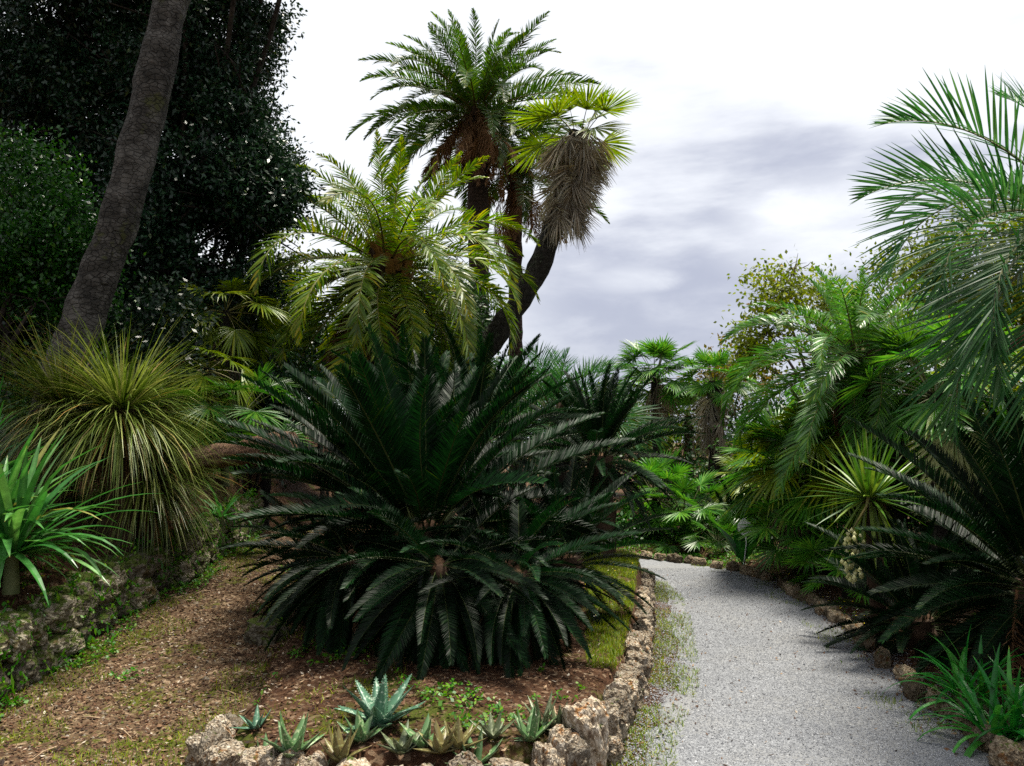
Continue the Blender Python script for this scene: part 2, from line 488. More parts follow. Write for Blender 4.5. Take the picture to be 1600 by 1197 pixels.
def straps(mb, base, az, e0, bend, L, Wd, S=5, prof=None, fold=0.0, mat=0, tint=None, pw=1.4, sway=0.0, kink=None):
    """bent strap leaves: elevation falls from e0 by bend along the leaf (radians)"""
    n = len(az)
    t = np.linspace(0, 1, S + 1)
    e = e0[:, None] - bend[:, None] * t[None] ** pw
    if kink is not None:
        e = e - kink[:, None] * (t[None] > 0.62)
    a = az[:, None] + (np.zeros(n) if np.ndim(sway) == 0 else sway)[:, None] * t[None]
    d = np.stack([np.cos(e) * np.cos(a), np.cos(e) * np.sin(a), np.sin(e)], -1)
    st = (d[:, :-1] + d[:, 1:]) / 2 * (L / S)[:, None, None]
    P = np.concatenate([np.zeros((n, 1, 3)), np.cumsum(st, 1)], 1) + base[:, None]
    side = np.stack([-np.sin(a), np.cos(a), np.zeros_like(a)], -1)
    if prof is None:
        prof = np.clip(1 - t ** 2.2, 0.03, 1)
    ribbon(mb, P, side, Wd[:, None] * prof[None], fold, mat, rng.random(n) if tint is None else tint)

def tube(mb, pts, rad, k=10, mat=0, rough=0.0, tint=0.5, cap=True, seed=0, rscale=3.0, ridge=0.0):
    pts = np.asarray(pts, float)
    rad = np.broadcast_to(np.asarray(rad, float), (len(pts),))
    T = unit(np.gradient(pts, axis=0))
    ref = np.array([0, 0, 1.0]) if abs(T[0][2]) < 0.9 else np.array([0, 1.0, 0])
    u = unit(np.cross(T, ref))
    w = np.cross(u, T)
    th = np.linspace(0, 2 * np.pi, k, endpoint=False)
    ring = np.cos(th)[None, :, None] * u[:, None] + np.sin(th)[None, :, None] * w[:, None]
    rr = np.repeat(rad[:, None], k, 1)
    if rough:
        for i in range(len(pts)):
            for j in range(k):
                p = pts[i] + ring[i, j] * rad[i]
                rr[i, j] *= 1 + rough * mnoise.fractal(Vector(p * rscale + seed * 7.3), 0.8, 2.0, 4)
    if ridge:
        for i in range(len(pts)):
            for j in range(k):
                rr[i, j] *= 1 + ridge * mnoise.fractal(Vector((math.cos(th[j]) * 3.2, math.sin(th[j]) * 3.2, i * 0.09)), 0.8, 2.2, 3)
    V = pts[:, None] + ring * rr[..., None]
    n = len(pts)
    idx = np.arange(n * k).reshape(n, k)
    nx = np.roll(idx, -1, 1)
    F = np.stack([idx[:-1], nx[:-1], nx[1:], idx[1:]], -1).reshape(-1, 4)
    mb.add(V.reshape(-1, 3), F, mat, tint, True)
    if cap:
        for r in (0, n - 1):
            c = np.concatenate([V[r], pts[r][None]])
            mb.add(c, [(j, (j + 1) % k, k) for j in range(k)], mat, tint)

def spline(ctrl, n):
    c = np.asarray(ctrl, float)
    c = np.vstack([2 * c[0] - c[1], c, 2 * c[-1] - c[-2]])
    out = []
    m = len(c) - 3
    for u in np.linspace(0, m - 1e-6, n):
        i = int(u); t = u - i
        p0, p1, p2, p3 = c[i:i + 4]
        out.append(0.5 * (2 * p1 + (p2 - p0) * t + (2 * p0 - 5 * p1 + 4 * p2 - p3) * t * t + (3 * p1 - p0 - 3 * p2 + p3) * t ** 3))
    return np.array(out)

# ------------------------------------------------------------------ terrain
PATH_R = spline([(2.35, 1.2), (2.5, 3.0), (2.50, 4.06), (2.47, 4.5), (2.6, 5.6), (2.82, 6.75), (2.95, 8.3), (2.9, 9.4), (2.55, 10.3), (1.9, 10.9), (1.0, 11.3), (-1.2, 11.6), (-6, 12.2), (-12, 13.5)], 160)
PATH_L = spline([(0.8, 1.2), (0.68, 3.0), (0.64, 4.0), (0.84, 4.7), (1.10, 5.5), (1.38, 6.9), (1.59, 8.3), (1.70, 9.2), (1.45, 9.75), (0.9, 9.95), (0.2, 10.05), (-1.5, 10.2), (-6, 10.9), (-12, 12.2)], 160)
WALL_BED = np.array([(-1.42, 4.25), (-1.46, 3.92), (-1.32, 3.68), (-1.0, 3.56), (-0.6, 3.50), (-0.2, 3.50), (0.1, 3.58), (0.32, 3.75), (0.43, 4.02), (0.58, 4.55), (0.76, 5.1), (1.03, 6.4), (1.30, 7.9), (1.50, 9.0), (1.42, 9.5), (0.9, 9.75)])
BED = np.vstack([WALL_BED, [(0.2, 9.85), (-1.5, 10.0), (-2.75, 10.2), (-2.45, 8.5), (-2.15, 7.0), (-1.85, 5.6), (-1.6, 4.8)]])
WALL_LEFT = spline([(-3.0, 2.2), (-3.05, 3.5), (-3.08, 5.0), (-3.05, 6.4), (-2.95, 7.5), (-3.0, 8.6), (-3.2, 9.8), (-3.9, 11.5)], 50)

def seg_dist(px, py, poly):
    d = np.full(px.shape, 1e9)
    for a, b in zip(poly[:-1], poly[1:]):
        ab = b - a
        t = np.clip(((px - a[0]) * ab[0] + (py - a[1]) * ab[1]) / (ab @ ab), 0, 1)
        d = np.minimum(d, np.hypot(px - a[0] - t * ab[0], py - a[1] - t * ab[1]))
    return d
def inside(px, py, poly):
    r = np.zeros(px.shape, bool)
    q = np.roll(poly, -1, 0)
    for a, b in zip(poly, q):
        if a[1] == b[1]:
            continue
        c = (a[1] > py) != (b[1] > py)
        r ^= c & (px < (b[0] - a[0]) * (py - a[1]) / (b[1] - a[1]) + a[0])
    return r
def ss(x, a, b):
    t = np.clip((x - a) / (b - a), 0, 1)
    return t * t * (3 - 2 * t)
def sn(x, y, f, s=0.0):
    return (np.sin(x * f + 1.3 + s) * np.cos(y * f * 1.1 + 0.7 * s) + 0.5 * np.sin(x * f * 2.3 + y * f * 1.7 + s) + 0.3 * np.cos(x * f * 4.1 - y * f * 3.7 + 2 * s)) / 1.8
def left_x(y):
    return np.interp(y, WALL_LEFT[:, 1], WALL_LEFT[:, 0])
def right_x(y):
    k = PATH_R[:, 1] < 10.2
    return np.interp(y, PATH_R[k][:, 1], PATH_R[k][:, 0])
PATH_POLY = np.vstack([PATH_R, PATH_L[::-1]])

def height(x, y):
    x = np.asarray(x, float); y = np.asarray(y, float)
    hl = 0.55 * ss(y, 3.2, 9.5) + 0.25 * ss(y, 9, 14)          # the dirt path climbs
    dirt = hl * ss(-x, 0.6, 1.6) * ss(-x, -0.4, 1.2)
    bedin = inside(x, y, BED)
    bd = seg_dist(x, y, np.vstack([BED, BED[:1]]))
    bed = 0.235 + 0.05 * ss(bd, 0, 0.8) + 0.1 * ss(y, 5, 9)
    h = np.where(bedin, dirt + (np.maximum(bed, dirt) - dirt) * ss(bd / (0.10 + 0.5 * ss(-x, 1.25, 1.7)), 0.0, 1.0), dirt)
    onp = inside(x, y, PATH_POLY)
    pd = seg_dist(x, y, PATH_L)
    pr = seg_dist(x, y, PATH_R)
    behind = (y > 9.6) & ~bedin
    flat = np.where(onp, 0.0, ss(np.minimum(pd, pr), 0.0, 1.6))
    h = np.where(behind, h * np.where(x < -2.6, ss(-x, 2.6, 4.2), 0) * flat, h)
    h = np.where(onp, 0.0, h)
    lx = left_x(y)
    t = ss(lx - x, -0.02, 0.16)
    terr = hl + 0.40 + 0.30 * ss(lx - x, 0.12, 0.6) * (1 - ss(y, 6.5, 8)) + 0.10 * np.clip(lx - x, 0, 6) + 0.45 * ss(y, 7, 10.5)
    terr = terr + 2.6 * ss(lx - x, 2.0, 9.0) + 2.5 * ss(y, 11, 22) * ss(-x, 3.5, 9.0)  # slope added at the back left to block sky beneath the crowns
    leftzone = x < lx + 0.05
    fade = 1 - ss(y, 18, 40)
    h = np.where(leftzone, h + (terr * np.where(y > 10.5, flat, 1) - h) * t * np.where(y > 20, fade, 1), h)
    rx = right_x(np.clip(y, 1.2, 10.2))
    rz = (x > rx) | (y > 11.4) & (x > -2)
    h = np.where(rz & ~onp, 0.16 * ss(pr, 0.02, 0.9), h)
    h = h * (1 - ss(np.hypot(x, y), 45, 90))
    h = h + np.where(onp, 0.0, 0.018 * sn(x, y, 3.1) + 0.008 * sn(x, y, 9.0, 2.0)) * np.where(np.hypot(x, y) < 60, 1, 0)
    return h
def hz(x, y):
    return float(height(np.array([x]), np.array([y]))[0])

def axis(lo, hi, step, far):
    a = np.arange(lo, hi + 1e-6, step)
    g = np.cumsum(np.geomspace(step * 1.5, far / 3.2, 26))
    return np.concatenate([lo - g[::-1], a, hi + g])
gx = axis(-6.5, 6.5, 0.065, 900)
gy = axis(0.5, 13.0, 0.065, 900)
GX, GY = np.meshgrid(gx, gy, indexing='ij')
GZ = height(GX.ravel(), GY.ravel())
idx = np.arange(len(gx) * len(gy)).reshape(len(gx), len(gy))
gb = MB()
gb.add(np.stack([GX.ravel(), GY.ravel(), GZ], -1), np.stack([idx[:-1, :-1], idx[1:, :-1], idx[1:, 1:], idx[:-1, 1:]], -1).reshape(-1, 4), 0, 0.5, True)

def soil_mat(name, c1, c2, c3, moss, mscale, mlo, speck=0.35):
    m, t, b, out = mat_new(name)
    v = tvec(t, 'Object')
    n = tnoise(t, 24, 8, 0.7, v)
    c = ramp(t, [(0.3, c1), (0.5, c2), (0.72, c3)], n)
    vo = t.nodes.new('ShaderNodeTexVoronoi')
    vo.inputs['Scale'].default_value = 42
    t.links.new(v, vo.inputs['Vector'])
    sp = t.nodes.new('ShaderNodeSeparateColor')
    t.links.new(vo.outputs['Color'], sp.inputs[0])
    c = tmix(t, trange(t, sp.outputs[0], 0.72, 0.95, 0, speck), c, (0.36, 0.26, 0.17))
    c = tmix(t, trange(t, sp.outputs[1], 0.6, 0.95, 0, 0.6), c, (0.05, 0.022, 0.012))
    g = tmath(t, 'ADD', tnoise(t, mscale, 5, 0.65, v), tmath(t, 'MULTIPLY', tmath(t, 'SUBTRACT', n, 0.5), 0.35))
    mm = ramp(t, [(0.3, tuple(q * 0.55 for q in moss)), (0.7, tuple(q * 1.35 for q in moss))], tnoise(t, 60, 3, 0.6, v))
    c = tmix(t, trange(t, g, mlo, mlo + 0.10), c, mm)
    t.links.new(c, b.inputs['Base Color'])
    b.inputs['Roughness'].default_value = 0.95
    b.inputs['Specular IOR Level'].default_value = 0.15
    bump(t, b, tmath(t, 'ADD', n, tmath(t, 'MULTIPLY', sp.outputs[2], 0.5)), 1.0, 0.03)
    return m
M['soil'] = soil_mat('garden_soil', (0.01716, 0.0078, 0.0039), (0.05304, 0.02418, 0.0117), (0.1092, 0.0585, 0.0312), (0.0468, 0.0585, 0.00624), 1.6, 0.56)
M['dirt'] = soil_mat('leafy_dirt', (0.036, 0.022, 0.012), (0.095, 0.06, 0.034), (0.185, 0.13, 0.08), (0.068, 0.076, 0.008), 1.5, 0.53, 0.6)
tag(gb.build('ground', 'soil'), kind='structure')

def sheet(name, A, B, n_across, mat, lift, jitter, s0):
    """a strip of ground laid between two edge lines, following the terrain"""
    n = len(A)
    u = np.linspace(0, 1, n_across)
    P = A[:, None] * (1 - u)[None, :, None] + B[:, None] * u[None, :, None]
    for k, s in ((0, -1), (-1, 1)):
        d = unit(B - A) * s
        P[:, k] += d * (jitter * np.array([mnoise.fractal(Vector((i * 0.13 + s0, k * 9.0, 0)), 0.7, 2, 3) for i in range(n)]))[:, None]
    z = height(P[..., 0].ravel(), P[..., 1].ravel()) + lift
    V = np.concatenate([P.reshape(-1, 2), z[:, None]], 1)
    ix = np.arange(n * n_across).reshape(n, n_across)
    b = MB()
    b.add(V, np.stack([ix[:-1, :-1], ix[:-1, 1:], ix[1:, 1:], ix[1:, :-1]], -1).reshape(-1, 4), 0, 0.5, True)
    return tag(b.build(name, mat), kind='structure')

m, t, b, out = mat_new('grey_gravel')
v = tvec(t, 'Object')
vo = t.nodes.new('ShaderNodeTexVoronoi')
vo.inputs['Scale'].default_value = 95
t.links.new(v, vo.inputs['Vector'])
vo2 = t.nodes.new('ShaderNodeTexVoronoi')
vo2.inputs['Scale'].default_value = 52
t.links.new(v, vo2.inputs['Vector'])
sp = t.nodes.new('ShaderNodeSeparateColor')
t.links.new(vo.outputs['Color'], sp.inputs[0])
sp2 = t.nodes.new('ShaderNodeSeparateColor')
t.links.new(vo2.outputs['Color'], sp2.inputs[0])
c = ramp(t, [(0.0, (0.08417, 0.08752, 0.09658)), (0.25, (0.1377, 0.1438, 0.1581)), (0.6, (0.1798, 0.1876, 0.2034)), (1, (0.2449, 0.254, 0.2717))], sp.outputs[0])
c2 = ramp(t, [(0.0, (0.1072, 0.111, 0.1222)), (0.5, (0.1684, 0.1751, 0.1897)), (1, (0.2295, 0.2376, 0.2564))], sp2.outputs[0])
c = tmix(t, 0.5, c, c2)
big = tnoise(t, 1.1, 5, 0.6, v)
c = tmix(t, trange(t, big, 0.42, 0.62, 0, 0.6), c, (0.176, 0.1759, 0.1752))
c = tmix(t, trange(t, tnoise(t, 3.2, 6, 0.7, v), 0.6, 0.72, 0, 0.55), c, (0.1224, 0.1016, 0.07692))
t.links.new(c, b.inputs['Base Color'])
b.inputs['Roughness'].default_value = 0.9
b.inputs['Specular IOR Level'].default_value = 0.25
hh = tmath(t, 'SUBTRACT', tmath(t, 'MULTIPLY', sp.outputs[1], 0.6), vo.outputs['Distance'])
bump(t, b, hh, 0.7, 0.01)
M['gravel'] = m
sheet('gravel_path', PATH_L, PATH_R, 14, 'gravel', 0.006, 0.10, 3.0)
DIRT_L = np.stack([left_x(np.linspace(1.2, 10.0, 90)) + 0.16, np.linspace(1.2, 10.0, 90)], -1)
DIRT_R = np.stack([np.interp(np.linspace(1.2, 10.0, 90), [1.2, 3.2, 3.5, 3.9, 4.8, 5.6, 7, 8.5, 10], [-0.9, -1.2, -1.5, -1.58, -1.5, -1.6, -1.85, -2.1, -2.4]), np.linspace(1.2, 10.0, 90)], -1)
sheet('dirt_path', DIRT_L, DIRT_R, 24, 'dirt', 0.007, 0.12, 11.0)

# ------------------------------------------------------------------ rocks
def rock_mesh(seed, sub=3, rough=0.27, block=0.42):
    import bmesh
    bm = bmesh.new()
    bmesh.ops.create_icosphere(bm, subdivisions=sub, radius=0.5)
    off = Vector((seed * 3.7, seed * 1.9, seed * 5.1))
    for vt in bm.verts:
        d = vt.co.normalized()
        k = 1.0 / max(abs(d.x), abs(d.y), abs(d.z))
        r = 0.5 * ((1 - block) + block * k)
        r *= 1 + rough * mnoise.fractal(d * 1.4 + off, 0.9, 2.1, 5)
        r *= 1 - 0.16 * abs(mnoise.noise(d * 3.5 + off * 2))
        vt.co = d * r
    me = bpy.data.meshes.new('rock')
    bm.to_mesh(me)
    bm.free()
    for p in me.polygons:
        p.use_smooth = seed % 3 == 0
    return me
ROCKS = {}
def rocks_for(mat):
    if mat not in ROCKS:
        ROCKS[mat] = []
        for i in range(9):
            me = rock_mesh(i + 1 + 20 * len(ROCKS), 4 if i < 9 else 3)
            me.materials.append(M[mat])
            ROCKS[mat].append(me)
    return ROCKS[mat]
def put_rock(parent, mat, loc, size, name='stone', rot=None, pick=None):
    ms = rocks_for(mat)
    me = ms[random.randrange(len(ms)) if pick is None else pick]
    rot = rot or (random.uniform(-.25, .25), random.uniform(-.25, .25), random.uniform(0, 6.28))
    mtx = Matrix.Translation(Vector(loc)) @ Matrix.Rotation(rot[2], 4, 'Z') @ Matrix.Rotation(rot[0], 4, 'X') @ Matrix.Rotation(rot[1], 4, 'Y') @ Matrix.Diagonal((*size, 1))
    o = bpy.data.objects.new(name, me)
    COL.objects.link(o)
    if parent is not None:
        o.parent = parent
    o.matrix_basis = mtx
    return o

def walk(poly, step_fn):
    poly = np.asarray(poly, float)
    seg = np.linalg.norm(np.diff(poly, axis=0), axis=1)
    cum = np.concatenate([[0], np.cumsum(seg)])
    s = 0.0
    while s < cum[-1]:
        w = step_fn()
        q = min(s + w / 2, cum[-1])
        x, y = np.interp(q, cum, poly[:, 0]), np.interp(q, cum, poly[:, 1])
        q2 = min(q + 0.02, cum[-1])
        dx, dy = np.interp(q2, cum, poly[:, 0]) - np.interp(q2 - 0.04, cum, poly[:, 0]), np.interp(q2, cum, poly[:, 1]) - np.interp(q2 - 0.04, cum, poly[:, 1])
        yield x, y, math.atan2(dy, dx), w
        s += w

bed_wall = thing('stone_wall', (-0.4, 3.4, 0), 'low wall of rough pale limestone rocks edging the aloe bed', 'wall')
for x, y, a, w in walk(WALL_BED[:8], lambda: random.uniform(0.10, 0.22)):
    h0 = 0.235 + random.uniform(-0.035, 0.045)
    put_rock(bed_wall, 'rock', Vector((x + random.uniform(-.02, .02), y + random.uniform(-.02, .02), h0 - 0.10)) - bed_wall.location, (w * 0.98, random.uniform(.12, .17), random.uniform(.17, .25)), rot=(random.uniform(-.35, .35), random.uniform(-.4, .4), a + random.uniform(-.5, .5)))
    if random.random() < 0.9:
        put_rock(bed_wall, 'rock', Vector((x + 0.04, y - 0.03, 0.05)) - bed_wall.location, (w * 1.25, .17, .17), rot=(0.1, 0.1, a))
put_rock(bed_wall, 'rock', Vector((0.34, 3.84, 0.22)) - bed_wall.location, (.20, .20, .36), rot=(0.15, -0.2, 0.7), pick=2)
put_rock(bed_wall, 'rock', Vector((0.21, 3.70, 0.17)) - bed_wall.location, (.15, .15, .28), rot=(0.1, 0.2, 0.2), pick=5)
for x, y, a, w in walk(WALL_BED[8:15], lambda: random.uniform(0.07, 0.22)):
    tall = 0.24 if y < 6 else 0.19
    put_rock(bed_wall, 'rock', Vector((x + random.uniform(-.025, .025), y, tall - .085 + random.uniform(-.05, .04))) - bed_wall.location, (w * 0.98, random.uniform(.11, .17), random.uniform(.13, .19)), rot=(random.uniform(-.3, .3), random.uniform(-.3, .3), a + random.uniform(-.4, .4)))
    put_rock(bed_wall, 'rock', Vector((x + random.uniform(-.02, .03), y + w * .4, 0.055)) - bed_wall.location, (w * 1.1, random.uniform(.13, .18), random.uniform(.14, .19)), rot=(random.uniform(-.2, .2), random.uniform(-.2, .2), a + random.uniform(-.3, .3)))

left_wall = thing('retaining_wall', (-3.05, 5.2, 0.2), 'mossy dark stone retaining wall beside the leaf-strewn dirt path', 'wall')
cnt = 0
for x, y, a, w in walk(WALL_LEFT[6:44], lambda: random.uniform(0.17, 0.36)):
    z0 = hz(x + 0.2, y)
    for kk in range(2):
        if cnt > 96:
            break
        cnt += 1
        hh = random.uniform(.21, .3)
        put_rock(left_wall, 'rock_wall', Vector((x + random.uniform(-.03, .04) - 0.04 * kk, y + random.uniform(-.08, .08), z0 + 0.09 + 0.2 * kk)) - left_wall.location, (w * 1.15, random.uniform(.26, .34), hh), rot=(random.uniform(-.2, .2), random.uniform(-.2, .2), a + random.uniform(-.2, .2)))

kerb_rx = PATH_R[(PATH_R[:, 1] > 3.3) & (PATH_R[:, 1] < 11.45) & (PATH_R[:, 0] > -0.3)]
kk = 0
for x, y, a, w in walk(kerb_rx, lambda: random.uniform(0.11, 0.22)):
    kk += 1
    if random.random() < 0.12:
        continue
    s = random.uniform(0.7, 1.15)
    o = put_rock(None, 'rock_kerb', (x + random.uniform(-.03, .05), y + random.uniform(-.03, .03), 0.035), (w * 1.05, 0.11 * s, 0.14 * s), 'edging_stone', rot=(random.uniform(-.3, .3), random.uniform(-.3, .3), a + random.uniform(-.4, .4)))
    tag(o, 'small tan edging stone along the shrub side of the gravel path', 'stone', 'edging stones along the gravel path')
o = put_rock(None, 'rock_kerb', at(1575, 1183, 4.02), (.17, .16, .16), 'boulder')
tag(o, 'rounded tan boulder at the near end of the gravel path edging', 'rock')
o = put_rock(None, 'rock_wall', at(418, 990, 5.7), (.28, .22, .22), 'boulder')
tag(o, 'dark shaded rock under the drooping cycad fronds beside the dirt path', 'rock')

# ------------------------------------------------------------------ leaves and fronds
def frond_mesh(name, L, n, leaf, wd, e0, bend, mats, vee=20, fwd=(60, 25), droop=0.15, stalk=0.12, rib=0.012, S=2, pw=1.6, sway=0.0, jit=0.06, fold=0.0, prof='feather', leafpow=1.0):
    """pinnate leaf in the XZ plane, leaving the origin towards +X at elevation e0 and bending down"""
    mb = MB()
    K = 24
    t = np.linspace(0, 1, K)
    e = R(e0) - R(bend) * t ** pw
    az = sway * t ** 2
    d = np.stack([np.cos(e) * np.cos(az), np.cos(e) * np.sin(az), np.sin(e)], -1)
    P = np.concatenate([[[0, 0, 0]], np.cumsum((d[:-1] + d[1:]) / 2 * L / (K - 1), 0)])
    rr = rib * (1 - 0.85 * t)
    # rib: a three-sided rod
    B0 = np.stack([-np.sin(az), np.cos(az), 0 * az], -1)
    N0 = unit(np.cross(d, B0))
    V = np.stack([P + N0 * rr[:, None], P + B0 * rr[:, None] * 0.9 - N0 * rr[:, None] * 0.5, P - B0 * rr[:, None] * 0.9 - N0 * rr[:, None] * 0.5], 1)
    ix = np.arange(K * 3).reshape(K, 3)
    nx = np.roll(ix, -1, 1)
    mb.add(V.reshape(-1, 3), np.stack([ix[:-1], nx[:-1], nx[1:], ix[1:]], -1).reshape(-1, 4), 1, 0.5)
    for sd in (-1, 1):
        u = np.linspace(stalk, 0.995, n) + rng.normal(0, 0.2 / n, n)
        u = np.clip(u, 0, 1)
        q = (u - stalk) / (1 - stalk)
        base = np.stack([np.interp(u, t, P[:, k]) for k in range(3)], -1)
        T = unit(np.stack([np.interp(u, t, d[:, k]) for k in range(3)], -1))
        B = np.stack([np.interp(u, t, B0[:, k]) for k in range(3)], -1)
        N = unit(np.cross(T, B))
        if prof == 'feather':
            ln = leaf * np.clip(np.sin(np.pi * np.clip(q * 0.86 + 0.12, 0, 1)) ** 0.75, 0.12, 1)
        else:
            ln = leaf * np.clip(np.minimum(q * 5 + 0.25, 1) * (1 - 0.75 * q ** 3), 0.1, 1)
        ln = ln * (1 + rng.normal(0, jit, n))
        fa = R(90) - np.interp(q, [0, 1], [R(fwd[0]), R(fwd[1])])     # angle towards the tip
        va = R(vee) + rng.normal(0, jit * 2.2, n)
        dd = (B * sd * np.cos(va)[:, None] + N * np.sin(va)[:, None]) * np.cos(fa)[:, None] + T * np.sin(fa)[:, None]
        dd = unit(dd + rng.normal(0, jit * 0.8, (n, 3)))
        tt = np.linspace(0, 1, S + 1)
        PP = base[:, None] + dd[:, None] * (ln[:, None] * tt[None])[..., None]
        dr = droop * (0.6 + 0.8 * rng.random(n))
        PP[..., 2] -= (dr * ln)[:, None] * tt[None] ** 2
        side = T - dd * (T * dd).sum(-1, keepdims=True)
        side = unit(side) + N * rng.normal(0, 0.25, (n, 1))
        wp = np.interp(tt, [0, 0.3, 0.7, 1], [0.55, 1, 0.75, 0.06])
        tint = np.clip(0.45 + rng.normal(0, 0.17, n) + 0.12 * (q > 0.9), 0, 1)
        ribbon(mb, PP, np.repeat(side[:, None], S + 1, 1), wd * np.ones(n)[:, None] * wp[None], fold, 0, tint)
    return mb.mesh(name, mats)

def fan_mesh(name, pet, Rb, n, spread, e0, bend, mats, droop=0.12, cone=0.12, pr=0.009, tip=0.5, S=4, dead=False):
    """palmate leaf: petiole then a pleated blade split into n pointed segments"""
    mb = MB()
    K = 8
    t = np.linspace(0, 1, K)
    e = R(e0) - R(bend) * 0.5 * t ** 1.5
    d = np.stack([np.cos(e), 0 * e, np.sin(e)], -1)
    P = np.concatenate([[[0, 0, 0]], np.cumsum((d[:-1] + d[1:]) / 2 * pet / (K - 1), 0)])
    tube(mb, P, np.linspace(pr * 1.5, pr * 0.8, K), 4, 1, cap=False)
    eh = R(e0) - R(bend)
    T = np.array([math.cos(eh), 0, math.sin(eh)])
    B = np.array([0, 1.0, 0])
    N = np.cross(T, B)
    hub = P[-1]
    ph = np.linspace(-R(spread), R(spread), n) + rng.normal(0, 0.01, n)
    rl = Rb * (1 - 0.28 * (np.abs(ph) / R(spread)) ** 2) * (1 + rng.normal(0, 0.045, n))
    dd = np.cos(ph)[:, None] * T + np.sin(ph)[:, None] * B + N[None] * (cone * (0.6 + 0.8 * np.abs(ph) / R(spread)))[:, None]
    dd = unit(dd + rng.normal(0, 0.03 if not dead else 0.09, (n, 3)))
    tt = np.linspace(0, 1, S + 1)
    PP = hub + dd[:, None] * (rl[:, None] * tt[None])[..., None]
    dr = droop * (0.5 + rng.random(n))
    PP[..., 2] -= (dr * rl)[:, None] * tt[None] ** 2.6
    side = np.cross(N[None], dd)
    dphi = 2 * R(spread) / (n - 1)
    wp = np.where(tt < tip, tt * dphi * 1.12, tip * dphi * 1.12 * (1 - (tt - tip) / (1 - tip)) ** 0.8 + 0.004)
    wp[0] = 0.02
    tint = np.clip(0.45 + rng.normal(0, 0.16, n), 0, 1)
    ribbon(mb, PP, np.repeat(side[:, None], S + 1, 1), rl[:, None] * wp[None], 0.22, 0, tint)
    return mb.mesh(name, mats)

class Kit:
    """leaf meshes of one species for a range of elevations, two of each"""
    def __init__(s, fn, levels, var=2):
        s.lv = [(e, [fn(e, k) for k in range(var)]) for e in levels]
    def pick(s, e):
        return min(s.lv, key=lambda a: abs(a[0] - e))
    def put(s, name, parent, az, e, scale=1.0, org=(0, 0, 0), roll=0.0, r0=0.05):
        e1, ms = s.pick(e)
        m = Matrix.Translation(Vector(org)) @ Matrix.Rotation(az, 4, 'Z') @ Matrix.Translation((r0, 0, 0)) @ Matrix.Rotation(-R(e - e1), 4, 'Y') @ Matrix.Rotation(roll, 4, 'X') @ Matrix.Scale(scale, 4)
        return inst(name, random.choice(ms), parent, m)

LV = (82, 60, 38, 18, -4, -28, -52, -72)
def age_bend(e, a, b):
    return np.interp(e, [-75, -52, 10, 60, 90], [a * .2, a * 0.5, b, b * 0.7, a * 0.3])

K_CYC = Kit(lambda e, k: frond_mesh('frond', 1.0, 130, 0.118, 0.0085, e, age_bend(e, 44, 30) + 12 * k, ['cycad', 'cycad_rib'], vee=30, fwd=(66, 36), droop=0.08, stalk=0.14, rib=0.006, S=2, jit=0.035, prof='flat', sway=0.22 * (k - 0.5), fold=0.0), LV, 2)
K_CYCDRY = Kit(lambda e, k: frond_mesh('dry_frond', 1.0, 50, 0.13, 0.008, e, 40, ['dry', 'dry'], vee=5, fwd=(70, 40), droop=0.5, stalk=0.14, rib=0.008, S=2, jit=0.15, prof='flat'), (-28, -60), 1)
def date_kit(mat, rib, n=74, leaf=0.15, wd=0.0105, droop=0.22, b1=70, b2=62, vee=26):
    return Kit(lambda e, k: frond_mesh('frond', 1.0, n, leaf, wd, e, age_bend(e, b1, b2) + 14 * (k - .5), [mat, rib], vee=vee, fwd=(66, 28), droop=droop, stalk=0.10, rib=0.008, S=3, jit=0.09, sway=0.3 * (k - 0.5)), LV, 2)
K_GOLD = date_kit('date_gold', 'rib', 74, 0.150, 0.0105, 0.25, 70, 108, 22)
K_TALL = date_kit('date', 'rib', 72, 0.135, 0.0105, 0.14, 60, 68, 32)
K_COOL = date_kit('date_cool', 'rib', 74, 0.150, 0.0105, 0.2, 70, 105)
K_DRY = Kit(lambda e, k: frond_mesh('dry_frond', 1.0, 48, 0.15, 0.014, e, 30 + 30 * k, ['dry', 'dry'], vee=-12, fwd=(50, 25), droop=0.55, stalk=0.12, rib=0.009, S=2, jit=0.16), (-30, -62, -84), 2)
K_BUT = Kit(lambda e, k: frond_mesh('frond', 1.0, 46, 0.34, 0.0115, e, age_bend(e, 100, 95) + 16 * (k - .5), ['butia', 'butia_rib'], vee=36, fwd=(62, 24), droop=0.11, stalk=0.16, rib=0.009, S=4, jit=0.07, sway=0.2 * (k - .5), fold=0.2), LV, 2)
def fan_kit(mat, n=34, spread=118, pet=0.8, Rb=0.62, droop=0.16, ribm='butia_rib'):
    return Kit(lambda e, k: fan_mesh('fan_leaf', pet * (1 - 0.2 * k), Rb, n - 4 * k, spread - 12 * k, e, np.interp(e, [-50, 20, 90], [30, 42, 18]), [mat, ribm], droop=droop + .06 * k), LV, 2)
K_FAN = fan_kit('fan')
K_FANY = fan_kit('fan_yellow', 30, 110, 0.7, 0.62, 0.24, 'rib')
K_FANL = fan_kit('fan_yellow', 32, 95, 0.62, 0.78, 0.06, 'rib')
K_FANS = fan_kit('fan', 26, 125, 0.75, 0.5, 0.1)
K_FANP = Kit(lambda e, k: fan_mesh('drooping_leaf', 0.5, 0.62, 22, 70, e, 60, ['fan_pale', 'rib'], droop=0.4, S=5), (10, -30), 2)
K_FANDRY = Kit(lambda e, k: fan_mesh('dry_fan_leaf', 0.22, 0.78, 24, 36 + 16 * k, e, 26, ['dry_fan', 'dry_fan'], droop=0.18, cone=-0.15 * k, dead=True), (-35, -62, -80), 2)

